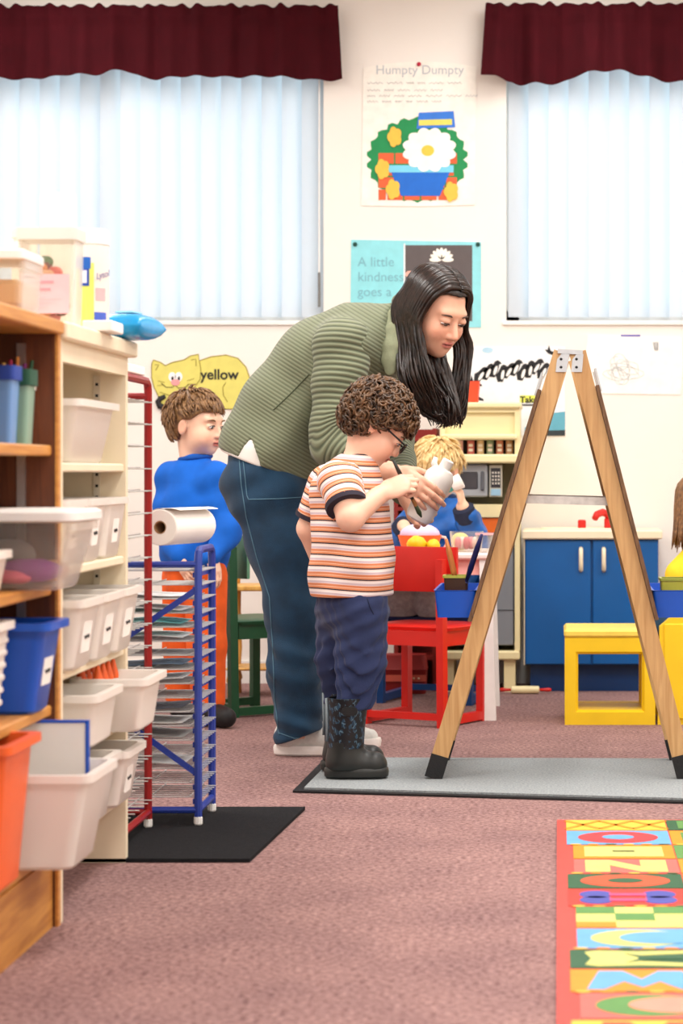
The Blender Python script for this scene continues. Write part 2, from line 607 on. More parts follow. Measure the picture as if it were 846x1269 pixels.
flat('flag_band', ink((226, 216, 100)), t, px_poly([(519, 156), (560, 155), (560, 148), (519, 149)], t), -.0076, -.0067)
for cx_, cz_ in ((489, 170), (474, 210), (487, 235), (559, 238)):
    flat('yellow_leaf', ink((238, 190, 72)), t, scallop(wx(cx_) - t.location.x, wz(cz_) - t.location.z, .024, .034, 5, .25, 30), -.0096, -.0086)
text('Humpty Dumpty', .052, ink((188, 193, 198)), t, (wx(520) - t.location.x, -.0035, wz(92) - t.location.z))
rnd = random.Random(2)
for li, (y_, xa, xb) in enumerate(((103, 455, 575), (112, 455, 552), (119, 455, 586), (126, 455, 545))):
    x_ = xa
    while x_ < xb:
        w_ = rnd.uniform(8, 20)
        z_ = wz(y_) - t.location.z
        xs = [wx(x_ + w_ * k / 9) - t.location.x for k in range(10)]
        MB().tube([(x, -.0036, z_ + .005 * math.sin(k * 2.4 + x_)) for k, x in enumerate(xs)], .0016, 4).build('handwriting', ink((205, 206, 204)), t)
        x_ += w_ + 5
MB().lathe([(.002, 0), (.007, .002), (.009, .006), (.006, .009)], 12).build('push_pin', ink((190, 30, 60)), t, smooth=True, loc=(0, -.003, wz(80) - t.location.z)).rotation_euler = (PI / 2, 0, 0)

# kindness poster
t = thing('wall_poster', 'turquoise poster with grey lettering and a dark flower photograph', 'poster', (wx(515), YW, wz(405)))
flat('poster_sheet', ink((142, 218, 226)), t, px_poly([(434, 404), (596, 406), (596, 300), (435, 297)], t), -.003, 0)
flat('photo_print', ink((92, 84, 84)), t, px_poly([(502, 398), (585, 398), (585, 304), (502, 304)], t), -.0042, -.0032)
flat('photo_border', ink((232, 240, 240)), t, px_poly([(500, 400), (502, 400), (502, 302), (500, 302)], t), -.0044, -.0032)
for k in range(9):
    a = PI * k / 8
    c = (wx(547) - t.location.x, wz(322) - t.location.z)
    pts = disc(0, .025, .009, .024, 12)
    pts = [(c[0] + x * math.cos(a - PI / 2) - z * math.sin(a - PI / 2), c[1] + x * math.sin(a - PI / 2) + z * math.cos(a - PI / 2)) for x, z in pts]
    flat('petal', ink((246, 244, 232)), t, pts, -.0052 - .0004 * (k % 2), -.0043)
flat('pink_fingertip', ink((236, 176, 160)), t, disc(wx(508) - t.location.x, wz(340) - t.location.z, .02, .014), -.0052, -.0043)
for s_, y_ in (('A little', 330), ('kindness', 348.5), ('goes a', 367)):
    text(s_, .054, ink((124, 182, 194)), t, (wx(443) - t.location.x, -.0036, wz(y_) - t.location.z), align='LEFT')
for px_ in (440, 592):
    MB().lathe([(.002, 0), (.007, .002), (.009, .006), (.006, .009)], 12).build('push_pin', ink((20, 70, 60)), t, smooth=True, loc=(wx(px_) - t.location.x, -.003, wz(303) - t.location.z)).rotation_euler = (PI / 2, 0, 0)

# penguin poster
t = thing('wall_poster', 'white poster of a row of penguins with the word Take', 'poster', (wx(640), YW, wz(540)))
flat('poster_sheet', ink((236, 240, 242)), t, px_poly([(577, 540), (700, 540), (700, 430), (577, 430)], t), -.003, 0)
flat('pale_blue_spot', ink((176, 212, 232)), t, disc(wx(604) - t.location.x, wz(434) - t.location.z, .022, .012), -.0042, -.0032)
for k in range(10):
    cx_ = 596 + 8.6 * k
    cy_ = 464 - (k % 3) * 3 - .5 * k
    c = (wx(cx_) - t.location.x, wz(cy_) - t.location.z)
    tl = -.55 + .12 * (k % 4)
    def rp(pts): return [(c[0] + x * math.cos(tl) - z * math.sin(tl), c[1] + x * math.sin(tl) + z * math.cos(tl)) for x, z in pts]
    flat('penguin', ink((24, 24, 28)), t, rp([(-.011, -.038), (.010, -.034), (.014, 0), (.011, .022), (.02, .027), (.010, .034), (0, .036), (-.009, .028), (-.015, .004), (-.024, -.012)]), -.0042, -.0032)
    flat('penguin_belly', ink((236, 236, 234)), t, rp(disc(.004, -.006, .0065, .02, 12)), -.005, -.0043)
for c_ in ((588, 474), (590, 492), (684, 437)):
    c = (wx(c_[0]) - t.location.x, wz(c_[1]) - t.location.z)
    flat('penguin', ink((24, 24, 28)), t, [(c[0] + x, c[1] + z) for x, z in [(-.03, .012), (-.016, -.004), (.006, -.012), (.03, -.016), (.028, -.008), (.012, 0), (-.006, .008), (-.014, .03), (-.018, .012)]], -.0042, -.0032)
flat('yellow_strip', ink((226, 232, 96)), t, px_poly([(644, 499), (668, 499), (668, 490), (644, 490)], t), -.0042, -.0032)
text('Take', .036, M['ink'], t, (wx(655) - t.location.x, -.0048, wz(499) - t.location.z), bold=.001)
flat('black_bar', M['ink'], t, px_poly([(645, 503), (664, 503), (664, 501), (645, 501)], t), -.0042, -.0032)
flat('blue_print', ink((96, 168, 190)), t, px_poly([(650, 537), (700, 537), (700, 510), (682, 512), (664, 524), (650, 530)], t), -.0042, -.0032)
flat('dark_base', ink((44, 54, 60)), t, px_poly([(650, 540), (700, 540), (700, 533), (650, 534)], t), -.0048, -.0043)

# child's pencil drawing with a strip of blue tape
t = thing('pencil_drawing', "white sheet with a child's faint grey pencil drawing and blue tape", 'drawing', (wx(785), YW, wz(490)))
flat('drawing_sheet', ink((248, 245, 240)), t, px_poly([(722, 487), (760, 488), (843, 489), (846, 452), (845, 418), (728, 415), (725, 450)], t), -.003, 0)
flat('tape', ink((92, 84, 176)), t, px_poly([(769, 417), (793, 417), (793, 415), (769, 415)], t), -.0042, -.0032)
rnd = random.Random(8)
for k in range(9):
    cx_, cy_ = 775 + rnd.uniform(-14, 12), 458 + rnd.uniform(-8, 8)
    rx_, ry_ = rnd.uniform(6, 22), rnd.uniform(5, 14)
    a0 = rnd.uniform(0, 6)
    pts = [(wx(cx_ + rx_ * math.cos(a0 + q * .45) * (1 + .2 * math.sin(q))) - t.location.x, -.0036, wz(cy_ + ry_ * math.sin(a0 + q * .5)) - t.location.z) for q in range(13)]
    MB().tube(pts, .0011, 4).build('pencil_line', ink((196, 200, 198)), t)
for q in range(5):
    MB().tube([(wx(809 + q * 1.5) - t.location.x, -.0036, wz(424) - t.location.z), (wx(811 + q) - t.location.x, -.0036, wz(434 + (q % 2)) - t.location.z)], .0011, 4).build('pencil_line', ink((120, 124, 126)), t)

# yellow cat cut-out
t = thing('cat_cutout', 'yellow paper cat cut-out with the word yellow on the wall', 'wall decoration', (wx(250), YW, wz(507)))
body = [(188, 452), (190, 446), (199, 449), (205, 453), (214, 449), (228, 446), (236, 441), (246, 439), (247, 447), (262, 442), (280, 440), (295, 444), (305, 455), (310, 470), (311, 488), (306, 500), (292, 507), (240, 506), (224, 507), (215, 502), (205, 504), (198, 500), (196, 490), (191, 480), (188, 468)]
flat('cat_body', ink((222, 213, 112)), t, px_poly(body, t), -.003, 0)
def line(pts, r=.0016, m=None, nm='drawn_line'):
    p = px_poly(pts, t)
    return MB().tube([(x, -.0036, z) for x, z in p], r, 4).build(nm, m or ink((150, 132, 50)), t)
line([(247, 447), (249, 458), (248, 470), (240, 482), (226, 488), (210, 490), (198, 486)])
line(body + [body[0]], .0018)
line([(200, 475), (206, 480), (214, 480), (217, 477), (221, 481), (230, 480), (234, 476)], .0018, ink((90, 76, 40)))
line([(192, 452), (197, 452), (193, 459)])
line([(237, 446), (243, 445), (243, 454)])
for s in ((196, 472, 204, 474), (195, 478, 203, 477), (232, 472, 241, 469), (233, 476, 243, 476)):
    line([(s[0], s[1]), (s[2], s[3])], .0012)
line([(280, 474), (276, 480), (277, 490), (282, 498)])
for px_ in (213.5, 221.5):
    flat('cat_eye', ink((250, 248, 244)), t, disc(wx(px_) - t.location.x, wz(467) - t.location.z, .015, .019), -.0042, -.0032)
    flat('pupil', M['ink'], t, disc(wx(px_ + .4) - t.location.x, wz(469) - t.location.z, .005, .008), -.005, -.0043)
flat('cat_nose', ink((240, 160, 160)), t, disc(wx(217.5) - t.location.x, wz(474) - t.location.z, .018, .013), -.0054, -.0043)
tl = [(214, 505), (205, 506), (198, 503), (196, 498), (199, 494), (205, 491)]
MB().tube([(x, -.006, z) for x, z in px_poly(tl, t)], [.012, .013, .013, .012, .011, .008], 8).build('cat_tail', M['ink'], t, smooth=True, label='black curled tail')
text('yellow', .058, M['ink'], t, (wx(272) - t.location.x, -.004, wz(470) - t.location.z), bold=.0012)

# ------------------------------------------------------------ play kitchen and cupboard along the back wall
KY = 8.72
def kx(px, Y=KY): return (px - VX) / FPX * Y
def kz(py, Y=KY): return CH + (VY - py) / FPX * Y
t = thing('toy_cupboard', 'blue two-door toy sink cupboard with cream worktop', 'cupboard', (0.134, KY, 0))
hw = .258
MB().box(-hw, hw, .02, .34, .105, .59).build('body', M['bluecab'], t)
MB().box(-hw - .004, -hw - .0005, .004, .34, .105, .59).build('side_edge', M['cream'], t)
MB().box(-hw + .02, hw - .02, .05, .33, 0, .104).build('plinth', M['bluedk'], t)
for s in (-1, 1):
    x0, x1 = (-hw + .002, -.004) if s < 0 else (.004, hw - .002)
    d = MB().box(x0, x1, 0, .0195, .108, .588, .003).build('door', M['bluecab'], t)
    h = MB()
    xh = -.042 if s < 0 else .046
    h.tube([(xh, -.001, .47), (xh, -.016, .475), (xh, -.018, .50), (xh, -.018, .525), (xh, -.016, .55), (xh, -.001, .555)], .0085, 8)
    h.build('handle', M['cream'], d, smooth=True, label='cream bar handle')
w = MB()
w.box(-hw - .010, hw + .014, -.018, .345, .591, .626, .005)
w.build('worktop', M['cream'], t)
w = MB().loft([(-.03, .16, .6265, .17, .1, .03), (-.03, .16, .632, .165, .095, .03), (-.03, .16, .632, .145, .08, .03), (-.03, .16, .628, .13, .07, .03)])
w.build('sink_basin', M['cream'], t)
f = MB()
f.box(.052, .094, .18, .22, .6265, .668, .004)
f.build('tap_knob', M['red'], t, loc=(0, 0, 0))
f = MB()
f.box(-.052, -.020, .18, .22, .6265, .662, .004)
f.build('tap_knob', M['red'], t)
f = MB().tube([(.072, .20, .664), (.066, .195, .684), (.045, .17, .692), (.022, .14, .684), (.014, .125, .668)], [.016, .016, .015, .014, .013], 10)
f.build('tap_spout', M['red'], t, smooth=True)

t = thing('toy_kitchen', 'cream toy kitchen with grey microwave and printed food tins', 'toy kitchen', (kx(590), KY, 0))
X0 = t.location.x
def lx(px, Y=KY): return kx(px, Y) - X0
xl, xr = lx(545), lx(644)
b = MB()
b.box(xl, xl + .02, 0, .3, .16, kz(500))          # side panels
b.box(xr - .02, xr, 0, .3, .16, kz(500))
b.box(xl + .02, xr - .02, .28, .3, .16, kz(500))   # back
b.box(xl + .02, xr - .02, .0, .28, kz(511), kz(500))
b.box(xl + .02, xr - .02, .0, .28, kz(641), kz(625))
b.box(xl - .006, xr + .006, -.02, .3, kz(506), kz(500) + .004, .006)
b.build('hutch', M['creamk'], t)
MB().box(xl + .02, xr - .02, .02, .28, kz(540), kz(511)).build('upper_panel', M['creamk'], t)
sh = MB().box(xl + .005, xr - .01, -.03, .28, kz(545), kz(538), .006).box(xl + .005, xr - .005, -.035, .28, kz(574), kz(563), .006)
sh.build('shelf', M['creamk'], t)
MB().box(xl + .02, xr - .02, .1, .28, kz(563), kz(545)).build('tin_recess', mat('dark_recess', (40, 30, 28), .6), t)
for k, (p0, p1, rgb) in enumerate(((557, 573, (244, 196, 190)), (578, 587, (214, 120, 110)), (590, 599, (228, 196, 150)), (602, 611, (150, 170, 140)), (614, 623, (214, 140, 110)), (626, 635, (206, 160, 120)))):
    o = MB().lathe([(.0, 0), (.5, .0), (.5, 1), (.0, 1)], 14).build('food_tin', ink(rgb), t, smooth='auto', loc=((lx(p0) + lx(p1)) / 2, .06, kz(562.5)))
    wdt = (p1 - p0) / FPX * KY
    o.scale = (wdt, .03, .0525)
    for q in range(2):
        MB().box(-wdt * .3, wdt * .3, .036, .0365, .010 + q * .018, .021 + q * .018).build('tin_label', ink((248, 236, 224)), t, loc=((lx(p0) + lx(p1)) / 2, .008, kz(562.5)))
mw = MB().box(lx(550), lx(604), .01, .2, kz(616), kz(575), .006).build('microwave', mat('grey_plastic', (168, 172, 176), .35, .04, 10), t)
MB().loft([(0, 0, 0, .062, .034, .006), (0, 0, .003, .058, .030, .006)]).build('microwave_window', mat('dark_window', (72, 70, 74), .15), mw, loc=(lx(572), .0095, kz(595.5))).rotation_euler = (PI / 2, 0, 0)
MB().box(lx(595.5), lx(600), -.006, .0095, kz(608), kz(584), .004).build('microwave_handle', mat('dark_grey_plastic', (92, 94, 100), .4), mw)
cp = MB().box(lx(606), lx(622), .006, .2, kz(616), kz(576), .003).build('control_panel', mat('pale_grey_panel', (196, 192, 176), .4), t)
kp = MB().box(lx(608), lx(620), .002, .0055, kz(604), kz(580)).build('keypad', mat('keypad_black', (44, 42, 48), .4), cp)
for r_ in range(4):
    for c_ in range(3):
        MB().box(lx(609.5 + 3.6 * c_), lx(611.6 + 3.6 * c_), -.001, .0015, kz(587 + 4.4 * r_), kz(584.6 + 4.4 * r_)).build('key', ink((214, 208, 196)), cp)
MB().box(lx(608), lx(620), .002, .0055, kz(614), kz(606)).build('blue_display', ink((150, 190, 214)), cp)
MB().box(xl + .02, xr - .02, .012, .28, kz(660), kz(642)).build('orange_panel', mat('orange_laminate', (240, 112, 30), .4), t)
od = MB().box(xl + .02, xr - .025, .008, .28, kz(800), kz(660.5), .004).build('oven_door', mat('grey_oven_door', (132, 136, 142), .35, .04, 8), t)
g = MB()
gx0, gx1, gz0, gz1 = lx(560), lx(637), kz(756), kz(680)
for a_, b_ in (((gx0, gz0), (gx1, gz0)), ((gx1, gz0), (gx1, gz1)), ((gx1, gz1), (gx0, gz1)), ((gx0, gz1), (gx0, gz0))):
    g.tube([(a_[0], .007, a_[1]), (b_[0], .007, b_[1])], .0025, 6)
g.build('door_groove', mat('groove_grey', (78, 82, 88), .5), od)
l = MB().box(xl - .01, xr, -.01, .3, .125, .16, .006)
for x_ in (xl + .03, xr - .04):
    l.box(x_ - .022, x_ + .022, .02, .26, 0, .125)
l.build('base_frame', M['creamk'], t)
# box and books standing at the kitchen's side
t = tag(MB().loft([(0, 0, 0, .045, .06, .008), (0, 0, .085, .052, .068, .008), (0, 0, .085, .047, .062, .008), (0, 0, .006, .041, .056, .008)]).build('storage_box', ink((226, 74, 40), 'red_plastic'), None, smooth='auto', loc=(kx(576), 8.86, kz(500) + .0045)), 'small red plastic box on top of the toy kitchen', 'box')
t = thing('book_rack', 'dark red wooden rack of picture books beside the toy kitchen', 'rack', (kx(513), 8.88, 0))
b = MB()
for s in (-1, 1):
    b.box(s * .075 - .008, s * .075 + .008, -.1, .14, 0, 1.02)
for z_ in (.12, .42, .70, .86, .97):
    b.box(-.067, .067, -.1, .14, z_, z_ + .014)
b.box(-.067, .067, .13, .14, .0, 1.02)
b.build('rack_frame', ink((140, 34, 26), 'dark_red_wood'), t)
for z_, rgb, nm in ((.875, (214, 226, 232), 0), (.715, (200, 80, 60), 1), (.435, (60, 110, 170), 2)):
    o = tag(MB().box(-.055, .055, -.085, .11, 0, .03, .002).build('picture_book', ink(rgb, 'book_cover'), None, loc=(kx(513), 8.88, z_ + .0005)), ('pale blue picture book lying in the red rack', 'red picture book lying in the red rack', 'dark blue picture book lying low in the red rack')[nm], 'book')
# rolling pin on the carpet
t = thing('rolling_pin', 'toy wooden rolling pin with red handles on the carpet', 'rolling pin', (kx(651, 8.75), 8.655, .016))
o = MB().lathe([(.004, -.055), (.0145, -.052), (.0152, 0), (.0145, .052), (.004, .055)], 14).build('roller', M['creamk'], t, smooth='auto')
o.rotation_euler = (0, PI / 2, 0)
for s in (-1, 1):
    h = MB().tube([(s * .055, 0, 0), (s * .07, 0, 0), (s * .09, 0, 0), (s * .1, 0, 0)], [.005, .006, .008, .005], 8).build('handle', M['red'], t, smooth=True)
# red toolbox under the table
t = thing('toolbox', 'dark red plastic toolbox on the carpet under the table', 'toolbox', (kx(503, 8.75), 8.69, 0))
b = MB().loft([(0, 0, 0.002, .08, .05, .012), (0, 0, .09, .085, .055, .012), (0, 0, .095, .088, .058, .012), (0, 0, .10, .085, .055, .012), (0, 0, .15, .08, .05, .02)])
b.build('case', ink((140, 26, 22), 'red_plastic_case'), t, smooth='auto')
MB().box(-.085, .085, -.061, -.0585, .05, .075).build('trim_band', ink((206, 90, 70)), t)
for k in range(3):
    MB().ell((.02 + .018 * k, -.063, .062), (.004, .003, .004), 8, 6).build('stud', ink((244, 214, 180)), t)

# ------------------------------------------------------------ table and chairs
def kid_chair(name, label, m, mback, loc, rotz, w=.30, d=.28, sh=.335, bh=.60, group=None, seat_m=None):
    """front of the chair is local +Y"""
    t = thing(name, label, 'chair', loc, rotz, group)
    hw = w / 2
    hd = d / 2
    for s in (-1, 1):
        p = MB().bar((s * hw, -hd, .0), (s * hw, -hd - .01, bh - .04), .026, .03, (0, 1, 0))
        p.build('back_post', m, t)
        MB().bar((s * hw, hd - .02, .0), (s * hw, hd - .02, sh - .016), .026, .03, (0, 1, 0)).build('leg', m, t)
        MB().bar((s * hw, -hd + .0155, .02), (s * hw, hd - .0355, .02), .026, .028).build('side_rail', m, t)
    MB().bar((-hw + .0135, -hd, .035), (hw - .0135, -hd, .035), .024, .022).build('cross_rail', m, t)
    s = MB()
    s.loft([(0, .01, sh - .015, hw + .018, hd + .004, .03), (0, .01, sh - .004, hw + .022, hd + .008, .035), (0, .01, sh, hw + .016, hd + .002, .03)])
    s.build('seat', seat_m or m, t, smooth='auto')
    a = MB()
    a.box(-hw + .0135, hw - .0135, -hd - .008, -hd + .008, sh - .065, sh - .0155)
    for q in (-1, 1):
        a.box(q * hw - .008, q * hw + .008, -hd + .0155, hd - .0355, sh - .065, sh - .0155)
    a.build('apron', m, t)
    bk = MB()
    rows = []
    n = 12
    for z, th in ((bh - .15, 0), (bh - .145, 1), (bh - .01, 1), (bh, 0)):
        fr, bkp = [], []
        for k in range(n + 1):
            u = 2 * k / n - 1
            x = u * (hw + .035)
            y = -hd + .016 + .03 * u * u * 0.5
            o_ = .006 * (1 if th else .6)
            fr.append((x, y + .007 + o_, z))
            bkp.append((x, y + .007 - o_, z))
        rows.append(fr + bkp[::-1])
    bk.skin(rows)
    bk.build('backrest', mback, t, smooth='auto')
    return t
kid_chair('child_chair', 'red painted child chair pushed up to the white table', M['red'], M['red'], (-.447, 7.694, 0), R(-28))
kid_chair('child_chair', 'dark green plastic child chair behind the woman in jeans', M['green'], mat('lit_green_backrest', (96, 150, 118), .4), (-1.10, 8.02, 0), R(-52), bh=.63)  # backrest's paler green puts the light falling on it into the colour
kid_chair('child_chair', 'blue child chair with the fair-haired child sitting in it', M['bluech'], M['bluech'], (-.45, 8.40, 0), R(165), w=.34, d=.3, sh=.325, bh=.58, seat_m=mat('navy_seat', (16, 40, 92), .35))

t = thing('play_table', 'low white child table with pink apron holding toy food', 'table', (-.50, 7.98, 0))
tw, td, tz = .285, .27, .573
MB().box(-tw, tw, -td, td, tz - .022, tz, .006).build('tabletop', mat('pinkish_white_top', (244, 226, 220), .4), t)
a = MB()
a.box(-tw + .05, tw - .05, -td + .025, -td + .037, tz - .075, tz - .0225)
a.box(-tw + .05, tw - .05, td - .037, td - .025, tz - .075, tz - .0225)
for s in (-1, 1):
    a.box(s * (tw - .03) - .006, s * (tw - .03) + .006, -td + .05, td - .05, tz - .075, tz - .0225)
a.build('apron', ink((240, 178, 170), 'pink_apron'), t)
for sx in (-1, 1):
    for sy in (-1, 1):
        MB().bar((sx * (tw - .014), sy * (td - .03), 0), (sx * (tw - .03), sy * (td - .03), tz - .0225), .042, .038, (0, 1, 0)).build('leg', M['white'], t)
tx, ty, tzt = -.50, 7.98, tz + .0005
# toy food and tubs on the table
t = thing('toy_pot', 'orange toy pot with a lilac domed lid on the table', 'toy', ((520 - VX) / FPX * 7.84, 7.84, tzt))
MB().loft([(0, 0, 0, .058, .045, .02), (0, 0, .058, .074, .058, .025), (0, 0, .058, .068, .052, .02), (0, 0, .006, .052, .04, .02)]).build('pot', ink((238, 106, 46), 'orange_toy'), t, smooth='auto')
MB().ell((0, 0, .06), (.07, .054, .038), 18, 10).build('lid', ink((232, 204, 232), 'lilac_toy'), t, smooth=True)
MB().tube([(.07, 0, .052), (.088, 0, .05), (.094, 0, .03), (.084, 0, .012), (.066, 0, .012)], .005, 8).build('handle', ink((244, 214, 204)), t, smooth=True)
for k, (px_, r_) in enumerate(((516, .030), (537, .024))):
    o = MB().lathe([(.004, -r_ * 1.15), (r_ * .5, -r_ * .95), (r_ * .95, -r_ * .35), (r_, .1 * r_), (r_ * .7, .8 * r_), (r_ * .2, 1.15 * r_), (.003, 1.3 * r_)], 14).build('toy_lemon', M['yellow'], None, smooth=True, loc=((px_ - VX) / FPX * 7.737, 7.737, tzt + r_))
    o.rotation_euler = (0, PI / 2, .2 + k)
    tag(o, ('larger yellow toy lemon in front of the orange toy pot', 'smaller yellow toy lemon in front of the orange toy pot')[k], 'toy food')
t = thing('plastic_tub', 'clear plastic tub of pink toys on the white table', 'tub', ((578 - VX) / FPX * 7.86, 7.86, tzt))
MB().loft([(0, 0, 0, .05, .04, .012), (0, 0, .07, .058, .046, .012), (0, 0, .07, .055, .043, .012), (0, 0, .004, .047, .037, .012)]).build('tub_body', M['clear'], t, smooth='auto')
for k in range(5):
    MB().ell((-.03 + .015 * k, -.01 + .01 * (k % 2), .03), (.012, .012, .024), 10, 7).build('toy_piece', ink(((232, 150, 160), (244, 220, 214), (214, 120, 130))[k % 3]), t, smooth=True)
t = tag(MB().ell((0, 0, .032), (.034, .032, .032), 16, 10).build('toy_egg', ink((238, 226, 150)), None, smooth=True, loc=((570 - VX) / FPX * 7.965, 7.965, tzt)), 'pale yellow toy bun behind the clear tub', 'toy food')
t = thing('plastic_cup', 'small clear plastic cup with a pink rim on the table', 'cup', ((600 - VX) / FPX * 7.78, 7.78, tzt))
MB().lathe([(.0, 0), (.024, 0), (.03, .062), (.028, .062), (.022, .004), (0, .004)], 18).build('cup_body', M['clear'], t, smooth='auto')
MB().lathe([(.0285, .060), (.0315, .060), (.0315, .067), (.0285, .067), (.0285, .060)], 18).build('rim', M['pink'], t, smooth='auto')

# wooden stool behind the green chair
t = thing('doll_highchair', 'honey-coloured wooden doll chair with turned legs behind the green chair', 'doll furniture', ((318 - VX) / FPX * 8.62, 8.62, 0))
mw_ = wood('honey_wood', (226, 176, 92), (196, 140, 62), 'Z', 5)
for sx in (-1, 1):
    for sy in (-1, 1):
        MB().lathe([(.016, 0), (.014, .05), (.02, .06), (.012, .09), (.018, .18), (.012, .27), (.02, .29), (.013, .31), (.014, .40)], 10, (sx * .085, sy * .085, 0)).build('leg', mw_, t, smooth=True)
for z_, h_ in ((.10, .012), (.40, .022)):
    MB().box(-.105, .105, -.105, .105, z_ + .0005, z_ + h_, .005).build('shelf_board', mw_, t)
for s in (-1, 1):
    MB().lathe([(.01, .4225), (.014, .47), (.009, .5), (.012, .56)], 10, (s * .085, .085, 0)).build('back_post', mw_, t, smooth=True)
MB().box(-.1, .1, .072, .098, .5605, .60, .005).build('back_rail', mw_, t)

# ------------------------------------------------------------ yellow seats
t = thing('cube_stool', 'yellow plastic cube stool with open frame sides', 'stool', (.178, 7.745, 0))
hw, hd, H = .152, .15, .322
def frame(y0, y1):
    f = MB()
    o_ = [(-hw, 0), (hw, 0), (hw, H - .03), (-hw, H - .03)]
    i_ = [(-hw + .045, .05), (hw - .045, .05), (hw - .045, H - .085), (-hw + .045, H - .085)]
    i2 = [(-hw + .036, .042), (hw - .036, .042), (hw - .036, H - .076), (-hw + .036, H - .076)]
    rs = [[(x, y0, z) for x, z in i2], [(x, y0, z) for x, z in o_], [(x, y1, z) for x, z in o_], [(x, y1, z) for x, z in i_], [(x, y0 + .012, z) for x, z in i_], [(x, y0, z) for x, z in i2]]
    f.skin(rs, False, False)
    return f
frame(-hd, -hd + .06).build('side_frame', M['yellow'], t)
frame(hd - .06, hd).build('side_frame', M['yellow'], t)
MB().box(-hw, -hw + .03, -hd + .0605, hd - .0605, 0, H - .03).build('end_panel', M['yellow'], t)
MB().box(-hw + .031, hw, -hd + .0605, hd - .0605, 0.01, .05).build('bottom_rail', M['yellow'], t)
MB().box(-hw - .003, hw + .003, -hd - .004, hd + .004, H - .0295, H, .008).build('seat', mat('pale_yellow_top', (244, 214, 92), .4), t)
t = thing('child_armchair', 'yellow plastic child armchair with solid tall sides', 'chair', (.56, 7.78, 0))
for y0, y1 in ((-.18, -.14), (.14, .18)):
    f = MB()
    f.prism([(-.222, 0), (.22, 0), (.22, .5), (.10, .5), (.06, .36), (-.18, .36), (-.215, .33)], y0, y1, 'XZ')
    f.build('side_panel', M['yellow'], t)
    MB().box(-.20, -.13, y0 - .008, y0 - .0005, .02, .34, .003).build('side_rib', M['yellow'], t)
MB().box(-.2, .2, -.1395, .1395, .20, .25, .008).build('seat', M['yellow'], t)
MB().box(.17, .2195, -.1395, .1395, .2505, .5, .008).build('backrest', M['yellow'], t)
# ------------------------------------------------------------ mats and alphabet rug
def felt(name, rgb, dk):
    m = mat(name, rgb, .95, .25, 160, .5, 300, spec=.1)
    return m
t = thing('floor_mat', 'flat grey felt mat under the wooden easel', 'mat', (0, 0, 0))
MB().prism([(-.70, 5.985), (.95, 5.66), (.98, 6.62), (-.685, 6.66)], .001, .006, 'XY').build('rubber_backing', M['black'], t)
MB().prism([(-.672, 6.005), (.93, 5.69), (.95, 6.60), (-.655, 6.64)], .0065, .012, 'XY').build('felt_top', felt('grey_felt', (150, 156, 158), 0), t)
o = MB().prism([(-1.5, 4.915), (-.668, 4.915), (-.633, 5.68), (-1.5, 5.68)], .001, .009, 'XY').build('floor_mat', felt('black_felt', (34, 34, 36), 0))
tag(o, 'black rubber mat under the wire drying racks', 'mat')

rug = thing('alphabet_rug', 'colourful alphabet rug with red border on the carpet', 'rug', (0, 0, 0))
RX1, RY0, RY1 = 1.12, 2.95, 5.485
MB().box(0, RX1 + .03, RY0, RY1, .001, .006).build('rug_border', ink((220, 66, 56), 'rug'), rug)
rowsY = [5.478, 5.315, 5.11, 4.925, 4.745, 4.572, 4.385, 4.178, 3.995, 3.835, 3.662, 3.48, 3.30, 3.12, 2.97]
G, DG, OR, YE, LB, RD, PK, CRM, TEAL = (84, 138, 66), (26, 84, 48), (234, 138, 12), (232, 184, 60), (96, 160, 204), (214, 50, 36), (228, 98, 88), (206, 204, 112), (50, 110, 140)
colX = [.022, .262, .49, .72, .95, 1.11]
first = [(YE, 'lattice', None), (LB, 'O', (222, 56, 62)), (OR, 'D', CRM), (PK, 'N', CRM), (DG, 'O', (236, 80, 40)), (RD, 'H', (66, 72, 160)), (CRM, 'check', G), (LB, 'C', CRM), (DG, 'E', CRM), (OR, 'M', LB), (PK, 'G', G), (YE, 'A', RD), (G, 'S', YE), (LB, 'T', RD)]
second = [(DG, 'B', G), (OR, 'P', G), (G, 'R', LB), (OR, 'U', RD), ((206, 150, 36), 'K', CRM), (CRM, 'W', RD), (G, 'check', CRM), (LB, 'V', OR), (DG, 'L', PK), (OR, 'Z', LB), (G, 'Q', OR), (RD, 'F', CRM), (LB, 'J', YE), (OR, 'X', G)]
